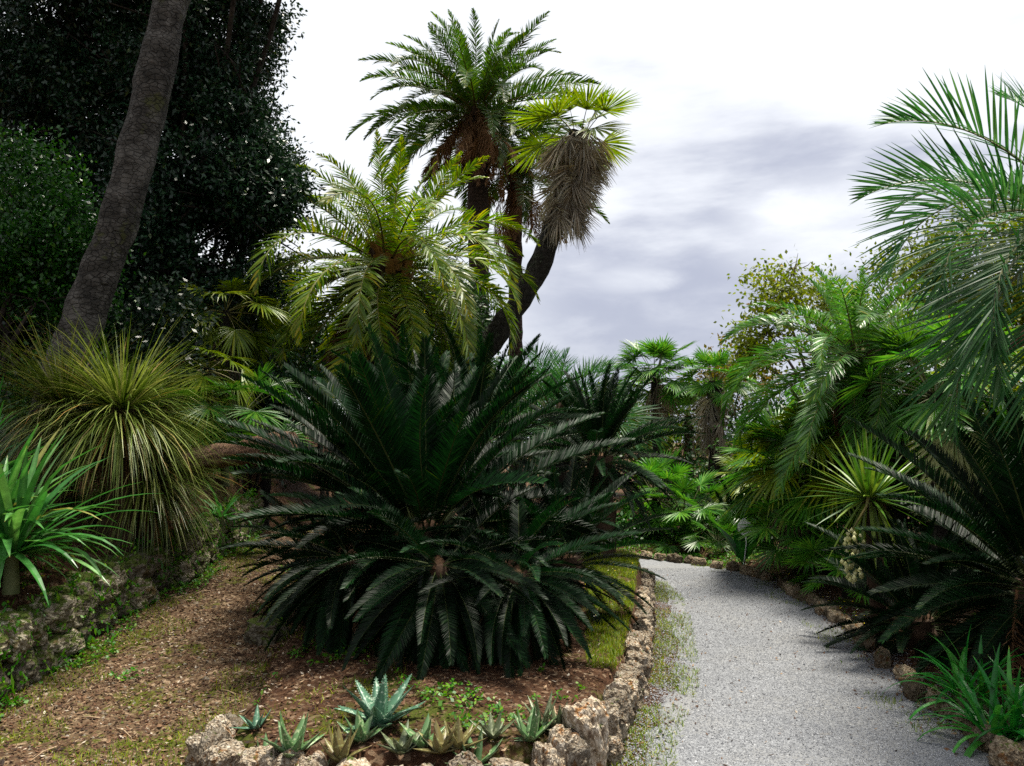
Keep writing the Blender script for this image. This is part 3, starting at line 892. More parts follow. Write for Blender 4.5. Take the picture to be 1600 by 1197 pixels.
GA = 2.399963
def crown(root, kit, name, n, e_hi, e_lo, L, org, r0=0.06, jit=6, az0=0.0, pw=1.0, maxn=100, young=1.0, old=1.0):
    for i in range(min(n, maxn)):
        q = (i + 0.5) / n
        e = e_hi + (e_lo - e_hi) * q ** pw + random.gauss(0, jit)
        z = -0.25 * r0 * 6 * q
        kit.put(name, root, az0 + i * GA + random.gauss(0, 0.12), e, L * random.uniform(0.86, 1.08) * (0.8 + 0.2 * min(1, q * 5)) * (young + (1 - young) * float(ss(np.array(70.0 - e), 0, 45))) * (1 + (old - 1) * float(ss(np.array(40.0 - e), 0, 40))), Vector(org) + Vector((0, 0, z)), random.gauss(0, 0.25), r0)

def trunk_to(root, ctrl, r0, r1, mat, n=26, k=14, rough=0.25, name='trunk', rs=3.0, stubs=0):
    """ctrl in world coordinates; object sits under root"""
    pts = spline(ctrl, n) - np.array(root.location)
    mb = MB()
    tube(mb, pts, np.linspace(r0, r1, n), k, 0, rough, seed=len(bpy.data.objects), rscale=rs)
    o = mb.build(name, mat, root)
    return o

def palm_stubs(root, base, top, r, n, mat='stub', ln=0.16):
    """old leaf bases wrapped round the trunk top, one part"""
    mb = MB()
    base, top = Vector(base), Vector(top)
    for i in range(n):
        q = i / n
        a = i * GA
        c = base.lerp(top, q)
        rad = Vector((math.cos(a), math.sin(a), 0))
        p0 = c + rad * r * 0.9
        p1 = p0 + rad * ln * 0.55 + Vector((0, 0, ln))
        s = Vector((-rad.y, rad.x, 0)) * ln * 0.35
        V = [p0 - s, p0 + s, p1 + s * 0.55, p1 - s * 0.55]
        w = rad * 0.03
        V += [v + w for v in V]
        V = [v - root.location for v in V]
        mb.add([tuple(v) for v in V], [(0, 1, 2, 3), (4, 7, 6, 5), (0, 4, 5, 1), (1, 5, 6, 2), (2, 6, 7, 3), (3, 7, 4, 0)])
    return mb.build('leaf_base_bark', mat, root)

# ------------------------------------------------------------------ cycads
def cycad(px, py, Y, L, n, label, e_lo=-50, tr=0.16, pw=1.0, dry=0, grp='sago cycads in the garden beds', e_hi=88, az0=None, heart=True):
    c = at(px, py, Y)
    g = hz(c.x, Y)
    root = thing('cycad', (c.x, Y, g), label, 'cycad', grp)
    hgt = max(c.z - g, 0.12)
    trunk_to(root, [(c.x, Y, g - 0.05), (c.x + .01, Y, g + hgt * .5), (c.x, Y, g + hgt)], tr, tr * 0.8, 'stub', 10, 12, 0.5, rs=9)
    if heart:
        mb = MB()
        tube(mb, [(0, 0, hgt - .02), (0, 0, hgt + .02), (0, 0, hgt + .05)], [tr * .7, tr * .5, 0.01], 9, 0, 0.5, rscale=12)
        mb.build('crown_heart', 'cone', root)
    crown(root, K_CYC, 'frond', n, e_hi, e_lo, L, (0, 0, hgt), tr * 0.45, 7, random.random() * 6 if az0 is None else az0, pw, old=0.74)
    for i in range(dry):
        K_CYCDRY.put('dry_frond', root, random.random() * 6.28, random.uniform(-75, -40), L * .8, (0, 0, hgt - .05), 0.3, tr)
    return root
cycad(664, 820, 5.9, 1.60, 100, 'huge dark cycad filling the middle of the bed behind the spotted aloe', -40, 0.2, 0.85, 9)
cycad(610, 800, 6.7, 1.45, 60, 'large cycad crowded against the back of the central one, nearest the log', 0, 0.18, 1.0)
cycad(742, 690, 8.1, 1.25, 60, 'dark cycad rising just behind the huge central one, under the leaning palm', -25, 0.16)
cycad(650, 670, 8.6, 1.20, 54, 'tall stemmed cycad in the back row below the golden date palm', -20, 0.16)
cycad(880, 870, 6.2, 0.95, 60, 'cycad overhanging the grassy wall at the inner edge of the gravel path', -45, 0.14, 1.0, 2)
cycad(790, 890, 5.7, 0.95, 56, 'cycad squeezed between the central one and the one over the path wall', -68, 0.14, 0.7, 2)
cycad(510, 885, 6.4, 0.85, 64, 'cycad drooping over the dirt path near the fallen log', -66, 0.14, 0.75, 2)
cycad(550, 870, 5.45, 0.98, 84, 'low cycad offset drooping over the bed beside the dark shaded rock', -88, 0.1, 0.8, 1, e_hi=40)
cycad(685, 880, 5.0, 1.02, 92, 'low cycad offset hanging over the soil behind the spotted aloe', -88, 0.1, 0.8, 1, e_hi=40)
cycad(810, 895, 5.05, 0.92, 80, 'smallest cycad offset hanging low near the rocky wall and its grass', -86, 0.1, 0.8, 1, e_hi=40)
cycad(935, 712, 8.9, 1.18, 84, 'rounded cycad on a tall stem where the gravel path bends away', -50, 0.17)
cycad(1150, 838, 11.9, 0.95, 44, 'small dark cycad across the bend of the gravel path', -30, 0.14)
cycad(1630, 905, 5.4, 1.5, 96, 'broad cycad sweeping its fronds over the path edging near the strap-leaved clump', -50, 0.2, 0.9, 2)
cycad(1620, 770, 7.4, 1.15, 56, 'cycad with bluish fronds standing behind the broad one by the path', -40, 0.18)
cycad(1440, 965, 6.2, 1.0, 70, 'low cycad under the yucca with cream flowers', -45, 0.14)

# ------------------------------------------------------------------ feather palms
def feather_palm(name, px, py, Y, L, n, kit, label, foot, r0, r1, e_hi=86, e_lo=-35, dry=0, dry_r=(-85, -45), dryL=0.8, bark='bark_date', pw=1.0, spear=0.06, stubs=24, cat='palm tree', group=None, mid=None, young=0.78):
    c = at(px, py, Y)
    fx, fy = foot
    g = hz(fx, fy)
    root = thing(name, (fx, fy, g), label, cat, group)
    ctrl = [(fx, fy, g - 0.1)] + (mid or [(fx * .5 + c.x * .5, fy * .5 + Y * .5, g * .5 + c.z * .5)]) + [tuple(c)]
    trunk_to(root, ctrl, r0, r1, bark, 40, 16, 0.22, rs=4)
    org = Vector(c) - root.location
    if stubs:
        palm_stubs(root, Vector(c) - Vector((0, 0, 0.9)), Vector(c) + Vector((0, 0, 0.05)), r1 * 1.05, stubs, 'stub', 0.2)
    crown(root, kit, 'frond', n, e_hi, e_lo, L, org, r1 * 0.7, 6, random.random() * 6, pw, young=young)
    for i in range(dry):
        K_DRY.put('dry_frond', root, i * GA + random.random() * .4, random.uniform(*dry_r), L * dryL * random.uniform(.8, 1.1), org - Vector((0, 0, random.uniform(.05, .55))), random.gauss(0, .3), r1)
    return root
c = at(612, 400, 12)
feather_palm('date_palm', 606, 404, 12.0, 2.7, 70, K_GOLD, 'bushy golden green date palm with drooping fronds and an orange heart', (c.x - .05, 12.1), 0.26, 0.24, 88, -58, 9, (-85, -60), 0.75, pw=0.95)
c = at(752, 600, 20)
feather_palm('date_palm', 745, 168, 20.0, 3.2, 92, K_TALL, 'tallest date palm with a big crown and a brown skirt of dead fronds', (c.x, 20), 0.27, 0.25, 88, -30, 28, (-80, -36), 0.62, pw=0.95)
c = at(806, 560, 22)
feather_palm('date_palm', 806, 262, 22.0, 2.9, 34, K_TALL, 'slim date palm behind the tallest one, mostly hung with dead fronds', (c.x, 22), 0.2, 0.18, 75, -25, 18, (-86, -48), 0.72)
feather_palm('date_palm', 1338, 548, 8.7, 1.65, 62, K_COOL, 'green date palm across the gravel path with fronds arching down to the shrubs', (4.05, 8.9), 0.2, 0.19, 86, -46, 6, (-85, -60), 0.7)
feather_palm('jelly_palm', 868, 640, 14.5, 1.95, 26, K_BUT, 'wispy grey green feather palm between the leaning palm and the path bend', (0.8, 14.6), 0.2, 0.18, 84, 0, 0, bark='bark_fan', stubs=12)
gp = bpy.data.objects['date_palm']
palm_stubs(gp, Vector(at(612, 398, 12)) - Vector((0, 0, .45)), Vector(at(612, 398, 12)) + Vector((0, 0, .02)), .25, 30, 'rib_orange', .26).name = 'orange_leaf_base'
# the big blue-green palm leaning in from the side
cb = at(1725, 352, 4.7)
jp = thing('jelly_palm', (cb.x + .1, 4.8, hz(cb.x, 4.8)), 'blue green feather palm reaching its long fronds over the gravel path', 'palm tree')
trunk_to(jp, [(cb.x + .1, 4.8, 0), (cb.x + .05, 4.75, 1.4), tuple(cb)], 0.2, 0.17, 'bark_fan', 24, 14, 0.3)
jo = Vector(cb) - jp.location
for (a, e, s, rl) in [(174, 60, 1.42, .1), (160, 44, 1.35, .3), (184, 24, 1.42, -.1), (196, 12, 1.5, .15), (206, -6, 1.62, .25), (120, 45, 1.5, 0), (90, 30, 1.6, 0), (60, 50, 1.5, 0), (30, 20, 1.5, 0), (0, 40, 1.5, 0), (-40, 20, 1.5, 0), (235, 40, 1.4, 0), (262, 10, 1.5, 0), (285, 50, 1.5, 0), (310, 0, 1.5, 0), (100, 80, 1.3, 0), (220, 84, 1.3, 0), (188, -46, 1.45, .2), (201, -14, 1.68, .35), (192, -30, 1.6, -.2)]:
    K_BUT.put('frond', jp, R(a), e, s, jo, rl, 0.12)
spb = MB()
sp0 = at(1660, 470, 4.75) - jp.location
sp1 = at(1572, 553, 4.6) - jp.location
tube(spb, [sp0, sp0.lerp(sp1, .35), sp0.lerp(sp1, .75), sp1], [0.015, 0.045, 0.04, 0.004], 9, 0)
spb.build('seed_sheath', 'spathe', jp)

# ------------------------------------------------------------------ fan palms
def fan_palm(px, py, Y, s, n, kit, label, foot=None, r=0.09, e_hi=84, e_lo=-35, dry=0, bark='bark_fan', mid=None, name='fan_palm', cat='palm tree', group=None, dry_span=0.5, dry_s=1.0, r1=None, pw=1.0):
    c = at(px, py, Y)
    fx, fy = foot or (c.x, Y)
    g = hz(fx, fy)
    root = thing(name, (fx, fy, g), label, cat, group)
    ctrl = [(fx, fy, g - .1)] + (mid or [(fx * .5 + c.x * .5, fy * .5 + Y * .5, g * .5 + c.z * .5)]) + [tuple(c)]
    trunk_to(root, ctrl, r, r1 or r * 0.9, bark, 30, 14, 0.35, rs=6)
    org = Vector(c) - root.location
    crown(root, kit, 'fan_leaf', n, e_hi, e_lo, s, org, r * .5, 8, random.random() * 6, pw)
    for i in range(dry):
        K_FANDRY.put('dry_fan_leaf', root, i * GA + random.random(), random.uniform(-86, -42) , s * dry_s * random.uniform(.8, 1.1), org - Vector((0, 0, random.uniform(0, 1) ** 1.2 * dry_span)), random.gauss(0, .4), r * .8)
    return root
# leaning palm with a grey skirt
c0, c1, c2, c3 = at(690, 640, 13), at(775, 525, 13), at(835, 430, 13), at(872, 330, 13)
lf = fan_palm(905, 208, 13.0, 0.84, 14, K_FANL, 'leaning fan palm with a curved dark trunk and a shaggy grey skirt', foot=(c0.x - .9, 13), r=0.21, e_hi=88, e_lo=0, dry=0, mid=[tuple(c0), tuple(c1), tuple(c2), tuple(c3)], r1=0.15, pw=0.8)
for i in range(99):
    q = i / 99
    p = Vector(at(904, 208, 13)).lerp(Vector(at(876, 335, 13)), q ** 1.25) - lf.location
    K_FANDRY.put('dry_fan_leaf', lf, i * GA + random.random() * .3, random.uniform(-80, -50) if i > 26 else random.uniform(-60, -12), random.uniform(.62, .84) * (1 - .1 * q), p, random.gauss(0, .4), 0.19)

fan_palm(1025, 590, 18.0, 0.88, 44, K_FAN, 'round headed fan palm beyond the path bend, touching the sky', dry=10, r=0.1, e_lo=-30)
fan_palm(1117, 596, 14.5, 0.66, 34, K_FANS, 'fan palm beyond the path bend with a rusty brown skirt and dark trunk', dry=26, r=0.13, e_lo=-15, dry_span=1.0)
fan_palm(1075, 650, 19.0, 0.7, 26, K_FANS, 'small fan palm squeezed between two taller ones past the bend', dry=8, r=0.1)
# clumps of fan leaves by the right side of the path
fan_palm(1250, 745, 9.4, 0.84, 34, K_FAN, 'broad fan palm with pale leaf edges behind the yucca', r=0.1, dry=5, e_lo=-30, group='fan palms beside the gravel path')
fan_palm(1268, 836, 8.9, 0.64, 34, K_FANS, 'low fan palm crouching over the path edging at the bend', r=0.09, e_lo=-15, group='fan palms beside the gravel path')
fan_palm(1285, 700, 9.2, 0.80, 24, K_FANY, 'yellowish fan palm tangled under the arching date palm', r=0.1, e_lo=-40, dry=4, group='fan palms beside the gravel path')
tp = fan_palm(1462, 612, 7.6, 0.74, 28, K_FAN, 'upright fan palm with pale bleached leaves hanging below its crown', r=0.09, e_lo=-20, dry=3, group='fan palms beside the gravel path')
pc = at(1478, 640, 7.4) - tp.location
for k, (a, e) in enumerate([(-95, -20), (-70, -10), (-120, -25), (-45, -30), (-80, -40)]):
    K_FANP.put('bleached_leaf', tp, R(a), e, random.uniform(.75, .9), pc, random.gauss(0, .3), .04)
fan_palm(1400, 690, 8.6, 0.72, 24, K_FAN, 'fan palm in deep shade between the yucca and the bleached one', r=0.09, e_lo=-35, group='fan palms beside the gravel path')
fan_palm(1070, 810, 12.0, 0.72, 26, K_FANS, 'small bright fan palm facing the end of the visible path', r=0.08, e_lo=-20, group='fan palms beside the gravel path')
fan_palm(1025, 775, 12.6, 0.74, 26, K_FANS, 'small fan palm peeping out beside the rounded cycad', r=0.08, e_lo=-25, group='fan palms beside the gravel path')
fan_palm(1120, 846, 11.2, 0.5, 22, K_FANS, 'little fan palm hugging the outer kerb of the path bend', r=0.06, e_lo=-10, group='fan palms beside the gravel path')
fan_palm(1050, 848, 11.7, 0.5, 22, K_FANS, 'little fan palm at the very end of the visible path', r=0.06, e_lo=-10, group='fan palms beside the gravel path')
fan_palm(1185, 760, 12.5, 0.75, 24, K_FANY, 'pale fan palm under the tip of the arching date fronds', r=0.08, e_lo=-25, group='fan palms beside the gravel path')
fan_palm(1325, 900, 8.0, 0.5, 20, K_FANS, 'tiny fan palm seedling at the foot of the yucca', r=0.06, e_lo=-5, group='fan palms beside the gravel path')
fan_palm(1560, 620, 8.8, 0.85, 26, K_FANY, 'sunny fan palm half hidden behind the blue green fronds', r=0.1, e_lo=-35, group='fan palms beside the gravel path')
# understorey palms in the shade of the oak
fan_palm(352, 485, 10.4, 0.72, 20, K_FANY, 'slender fan palm lit yellow against the dark oak', r=0.07, e_lo=-55, e_hi=60, dry=4, group='fan palms under the oak')
fan_palm(325, 575, 9.6, 0.62, 18, K_FANY, 'lower fan palm with a withered pale leaf under the oak', r=0.07, e_lo=-55, e_hi=55, dry=2, group='fan palms under the oak')
fan_palm(372, 650, 9.4, 0.66, 22, K_FAN, 'dark green fan palm just above the fallen log', r=0.07, e_lo=-40, e_hi=70, group='fan palms under the oak')
fan_palm(300, 660, 9.2, 0.6, 18, K_FAN, 'shaded fan palm behind the shaggy grass tree', r=0.07, e_lo=-45, e_hi=70, group='fan palms under the oak')
fan_palm(420, 560, 11.5, 0.62, 20, K_FAN, 'fan palm in black shade below the golden date palm', r=0.07, e_lo=-45, e_hi=70, group='fan palms under the oak')

# ------------------------------------------------------------------ rosettes of narrow leaves
def rosette(mb, c, n, L, Wd, e_hi, e_lo, bend, S=5, fold=0.2, mat=0, r0=0.03, jit=0.12, pw=1.0, prof=None, tint=None, az_lim=None, bpw=1.4, sway=0.25, kink=0.0):
    az = np.arange(n) * GA + rng.normal(0, 0.15, n)
    if az_lim:
        az = rng.uniform(az_lim[0], az_lim[1], n)
    q = (np.arange(n) + .5) / n
    e = R(e_hi) + R(e_lo - e_hi) * q ** pw + rng.normal(0, jit, n)
    base = np.asarray(c)[None] + np.stack([np.cos(az) * r0, np.sin(az) * r0, -r0 * q], -1)
    b = R(bend) * (0.6 + 0.8 * rng.random(n)) * np.clip(np.cos(e), 0.15, 1)
    kk = R(kink) * (rng.random(n) < 0.3) * rng.random(n) if kink else None
    straps(mb, base, az, e, b, L * (0.75 + 0.4 * rng.random(n)), Wd * (0.8 + 0.4 * rng.random(n)), S, prof, fold, mat, tint, bpw, rng.normal(0, sway, n), kk)

def grass_tree(px, py, Y, L, n, label, stem=0.13):
    c = at(px, py, Y)
    g = hz(c.x, Y)
    root = thing('grass_tree', (c.x, Y, g), label, 'grass tree', 'shaggy grass trees above the retaining wall')
    hgt = c.z - g
    trunk_to(root, [(c.x, Y, g - .1), (c.x + .02, Y, g + hgt * .5), tuple(c)], stem, stem * .9, 'stub', 12, 12, .4, rs=8)
    mb = MB()
    rosette(mb, (0, 0, hgt), n, L, 0.0135, 58, -46, 50, 5, 0.0, 0, stem * .6, .16, sway=.18)
    mb.build('leaf_rosette', 'grasstree', root)
    mb = MB()
    rosette(mb, (0, 0, hgt - .08), n // 5, L * .6, 0.012, -50, -85, 20, 4, 0.0, 0, stem, .14)
    mb.build('dry_leaf_skirt', 'grasstree_dry', root)
    mb = MB()
    rosette(mb, (0, 0, hgt), 80, L * .48, 0.016, 90, 52, 8, 4, 0.2, 0, stem * .4, .05, tint=0.55 + 0.4 * rng.random(80))
    mb.build('young_leaf_tuft', 'grasstree', root)
grass_tree(100, 632, 6.9, 0.88, 1050, 'tall shaggy grass tree at the foot of the leaning trunk')
grass_tree(190, 636, 6.6, 0.88, 1050, 'shaggy grass tree with yellow tipped upright tuft beside the leaning trunk')
grass_tree(228, 738, 6.9, 0.84, 1050, 'lower grass tree spilling over the mossy retaining wall', .11)

def strap_clump(px, py, Y, L, Wd, n, label, mat, rosettes=3, spread=0.16, e=(82, 8), bend=95, cat='strap-leaved plant', name='strap_leaf_plant'):
    c = at(px, py, Y)
    g = hz(c.x, Y)
    root = thing(name, (c.x, Y, g), label, cat)
    for k in range(rosettes):
        a = k * 2.4 + 1
        o = np.array([math.cos(a) * spread * (k > 0), math.sin(a) * spread * (k > 0), c.z - g])
        if o[2] > .06:
            st = MB()
            tube(st, [(o[0], o[1], -.03), (o[0], o[1], o[2] * .5), tuple(o + np.array([0, 0, .04]))], [.05, .042, .03], 9, 0, .15, rscale=9)
            st.build('leaf_neck', 'strap_neck', root)
        mb = MB()
        pr = np.interp(np.linspace(0, 1, 10), [0, .15, .5, .8, 1], [.75, .95, 1, .62, .04])
        tt_ = rng.uniform(0, .88, n)
        tt_ = np.repeat(tt_[:, None], 10, 1)
        tt_[rng.random(n) < .3, -1] = 1.0
        tt_[rng.random(n) < .03] = 0.97
        rosette(mb, o, n, L, Wd, e[0], e[1], bend, 9, .16, 0, .025, .12, prof=pr, bpw=1.5, sway=.3, kink=22, tint=tt_)
        mb.build('leaf_rosette', mat, root)
    return root
strap_clump(-12, 858, 5.25, 0.84, 0.055, 60, 'broad pale green strap leaved clump spilling over the mossy wall', 'strap', 3, .22, (74, 8), 72)
strap_clump(-40, 790, 5.9, 0.9, 0.052, 26, 'upright pale strap leaved clump behind the spilling one', 'strap', 2, .2, (82, 15), 75)
strap_clump(1580, 1145, 4.3, 0.44, 0.030, 30, 'glossy green strap leaved clump beside the near path edging', 'strap_deep', 3, .13, (80, 5), 100)
strap_clump(1530, 1085, 4.8, 0.42, 0.028, 26, 'glossy strap leaved clump under the broad cycad', 'strap_deep', 2, .12, (78, 5), 100)
strap_clump(352, 715, 8.8, 0.42, 0.04, 14, 'small bright strap leaved tuft behind the fallen log', 'strap', 1, .1, (80, 15), 80)
strap_clump(345, 805, 7.9, 0.42, 0.035, 14, 'small bright strap leaved tuft under the fallen log', 'strap', 1, .1, (70, 5), 90)

# yuccas
def yucca(px, py, Y, L, n, label, hang=0, flower=None, Wd=0.03):
    c = at(px, py, Y)
    g = hz(c.x, Y)
    root = thing('yucca', (c.x, Y, g), label, 'yucca')
    hgt = c.z - g
    trunk_to(root, [(c.x + .1, Y + .1, g - .1), (c.x + .05, Y + .05, g + hgt * .5), tuple(c)], .07, .055, 'stub', 14, 10, .4, rs=8)
    pr = np.interp(np.linspace(0, 1, 6), [0, .3, .7, 1], [.7, 1, .7, .03])
    mb = MB()
    rosette(mb, (0, 0, hgt), n, L, Wd, 88, -20, 14, 5, .2, 0, .04, .1, prof=pr, sway=.05)
    mb.build('leaf_rosette', 'yucca', root)
    if hang:
        mb = MB()
        rosette(mb, (0, 0, hgt - .04), hang, L * 1.05, Wd * 1.1, -45, -82, 12, 5, .2, 0, .06, .1, prof=pr, sway=.05, tint=.6 + .4 * rng.random(hang))
        mb.build('hanging_leaf_skirt', 'yucca', root)
    if flower:
        f = Vector(at(*flower)) - root.location
        st = MB()
        tube(st, [(0, 0, hgt), tuple(Vector((0, 0, hgt)).lerp(f, .5) + Vector((0, -.12, .12))), tuple(f + Vector((0, 0, .12))), tuple(f - Vector((0, 0, .2)))], [.014, .011, .008, .003], 6)
        so = st.build('flower_stalk', 'rib', root)
        fb = MB()
        for i in range(64):
            q = i / 64
            p = f + Vector((random.gauss(0, .055 * (1 - .6 * q)), random.gauss(0, .05), .14 - .40 * q))
            s = random.uniform(.015, .022)
            th = np.linspace(0, 2 * np.pi, 6, endpoint=False)
            ring = np.stack([np.cos(th) * s, np.sin(th) * s, 0 * th - s * .2], -1)
            V = np.vstack([[(0, 0, s * 1.1)], ring, [(0, 0, -s * 1.4)]]) + np.array(p)
            fb.add(V, [(0, j + 1, (j + 1) % 6 + 1) for j in range(6)] + [(7, (j + 1) % 6 + 1, j + 1) for j in range(6)], 0, random.random(), True)
        fb.build('flower_cluster', 'flower', so)
    return root
yucca(1358, 772, 6.5, 0.54, 90, 'spiky yucca with a hanging cluster of cream flowers', 26, (1330, 856, 6.35))
yucca(1215, 720, 11.0, 0.5, 60, 'pale spiky yucca among the fan palms at the bend', 10)

# ------------------------------------------------------------------ aloes
def aloe(px, py, Y, L, n, label, mat, Wd, e=(78, 18), bend=-8, teeth=False, group='small aloes along the rocky bed edge'):
    c = at(px, py, Y)
    g = hz(c.x, Y)
    root = thing('aloe', (c.x, Y, g + 0.005), label, 'aloe', group)
    a0 = random.random() * 6
    for i in range(n):
        q = (i + .5) / n
        az = a0 + i * GA
        el = R(e[0] + (e[1] - e[0]) * q + random.gauss(0, 6))
        S = 9
        t = np.linspace(0, 1, S + 1)
        ll = L * random.uniform(.82, 1.1)
        ee = el - R(bend + random.gauss(0, 10)) * t
        d = np.stack([np.cos(ee) * math.cos(az), np.cos(ee) * math.sin(az), np.sin(ee)], -1)
        P = np.concatenate([[[0, 0, 0]], np.cumsum((d[:-1] + d[1:]) / 2 * ll / S, 0)]) + np.array([math.cos(az), math.sin(az), 0]) * .012
        sd = np.array([-math.sin(az), math.cos(az), 0])
        N = unit(np.cross(d, sd[None]))
        w = Wd * np.interp(t, [0, .12, .45, .8, 1], [.8, 1, .8, .36, .02])
        th = Wd * .17 * np.interp(t, [0, .5, 1], [1, .7, .05])
        up = -N * np.sign(-N[:, 2:3] + 1e-6) if False else N * np.where(N[:, 2:3] < 0, -1, 1)
        A = P - sd * w[:, None] / 2 + up * th[:, None] * .9
        C = P + sd * w[:, None] / 2 + up * th[:, None] * .9
        Bm = P - up * th[:, None]
        Tm = P + up * th[:, None] * .1
        V = np.stack([A, Tm, C, Bm], 1)
        ix = np.arange((S + 1) * 4).reshape(S + 1, 4)
        nx = np.roll(ix, -1, 1)
        mb = MB()
        mb.add(V.reshape(-1, 3), np.stack([ix[:-1], nx[:-1], nx[1:], ix[1:]], -1).reshape(-1, 4), 0, np.repeat(np.clip((t - .35) * 1.3, 0, 1) * random.random(), 4), True)
        if teeth:
            for k in range(2, S):
                for s in (-1, 1):
                    for f in (0, .5):
                        p = P[k] * (1 - f) + P[min(k + 1, S)] * f
                        ww = w[k] * (1 - f) + w[min(k + 1, S)] * f
                        b0 = p + sd * s * ww / 2 + up[k] * th[k] * .9
                        mb.add([b0 - d[k] * .004, b0 + d[k] * .004, b0 + sd * s * .006], [(0, 1, 2)], 0, 1.0)
        mb.build('leaf', mat, root)
    return root
aloe(592, 1100, 3.9, 0.265, 14, 'large white speckled aloe standing alone in the brown bed', 'aloe', .078, (72, 8), 4, True, None)
SA = [
 (400, 1112, 3.9, .09, 7, 'tiny dark aloe alone near the bed corner beside the dirt path', 'aloe', .03, (60, 10)),
 (417, 1155, 3.66, .12, 8, 'small green aloe nearest the corner of the rock wall', 'aloe_small', .04, (70, 15)),
 (458, 1150, 3.64, .16, 9, 'tallest pale green aloe in the wall row', 'aloe_small', .055, (78, 15)),
 (490, 1166, 3.58, .14, 9, 'flat green aloe leaning over the white corner rock', 'aloe_small', .045, (60, 5)),
 (533, 1160, 3.6, .13, 9, 'reddish aloe with the most upright leaves', 'aloe_red', .042, (75, 20)),
 (565, 1148, 3.72, .12, 8, 'green aloe tucked under the large speckled one', 'aloe_small', .045, (75, 15)),
 (577, 1172, 3.5, .10, 8, 'tiny aloe sitting right on the wall below the large speckled one', 'aloe_small', .034, (60, 10)),
 (628, 1160, 3.62, .12, 9, 'olive aloe with spreading dusky leaves beside the reddish plants', 'aloe_dusk', .042, (55, 5)),
 (660, 1155, 3.66, .12, 8, 'pale green aloe in the middle of the wall row', 'aloe_small', .045, (70, 15)),
 (688, 1160, 3.6, .11, 9, 'deep red aloe in the middle of the wall row', 'aloe_red', .045, (80, 10)),
 (716, 1155, 3.62, .12, 8, 'red and green aloe beside the deep red one', 'aloe_red', .04, (70, 10)),
 (742, 1162, 3.58, .13, 9, 'bright green star shaped aloe on the wall edge', 'aloe_small', .042, (70, 5)),
 (770, 1142, 3.72, .11, 8, 'small olive aloe set back from the wall edge', 'aloe_dusk', .034, (65, 15)),
 (828, 1140, 3.72, .14, 9, 'grey green aloe beside the tall pale rock', 'aloe_small', .04, (75, 5)),
 (848, 1122, 3.84, .15, 11, 'dusky narrow leaved aloe behind the tall pale rock', 'aloe_dusk', .028, (75, 10)),
 (872, 1128, 3.84, .14, 11, 'dusky aloe leaning onto the tall pale rock', 'aloe_dusk', .028, (70, 5)),
 (650, 1166, 3.55, .10, 8, 'brownish withered aloe wedged between wall rocks', 'aloe_dusk', .032, (50, 5)),
]
for a in SA:
    aloe(a[0], a[1], a[2], a[3] * 1.15, a[4] + 1, a[5], a[6], a[7] * 1.2, a[8])

# ------------------------------------------------------------------ broadleaf trees and bushes
def leaf_cloud(mb, blobs, n, ll, lw, spread=0.16, per=14, thresh=-0.15, nf=1.1, shell=0.35, tint_mu=0.45, seed=0):
    """leaves in small sprays through ellipsoids (cx,cy,cz,rx,ry,rz)"""
    blobs = np.array(blobs, float)
    wgt = (blobs[:, 3] * blobs[:, 4] * blobs[:, 5]) ** (2 / 3)
    wgt /= wgt.sum()
    nc = n // per
    k = rng.choice(len(blobs), nc * 2, p=wgt)
    d = unit(rng.normal(0, 1, (nc * 2, 3)))
    r = rng.random(nc * 2) ** shell
    c = blobs[k, :3] + d * r[:, None] * blobs[k, 3:]
    keep = np.array([mnoise.fractal(Vector(p * nf + seed * 5.0), 0.9, 2.0, 3) > thresh for p in c])
    c = c[keep][:nc]; d = d[keep][:nc]
    nc = len(c)
    ctint = rng.normal(0, .12, nc)
    N = nc * per
    P = np.repeat(c, per, 0) + rng.normal(0, spread, (N, 3)) * np.array([1, 1, .7])
    D = unit(np.repeat(d, per, 0) * .6 + rng.normal(0, .8, (N, 3)) + np.array([0, 0, -.15]))
    nrm = unit(rng.normal(0, .7, (N, 3)) + np.array([0, 0, .9]) + .4 * np.repeat(d, per, 0))
    S = unit(np.cross(D, nrm))
    L = ll * (.7 + .6 * rng.random(N)); Wd = lw * (.7 + .6 * rng.random(N))
    V = np.stack([P, P + D * (L * .45)[:, None] + S * (Wd / 2)[:, None], P + D * L[:, None], P + D * (L * .45)[:, None] - S * (Wd / 2)[:, None]], 1)
    ix = np.arange(N * 4).reshape(N, 4)
    tn = tint_mu + np.repeat(ctint, per) + rng.normal(0, .16, N) + .5 * (rng.random(N) > .985)
    mb.add(V.reshape(-1, 3), ix, 0, np.repeat(np.clip(tn, 0, 1), 4))
    return c

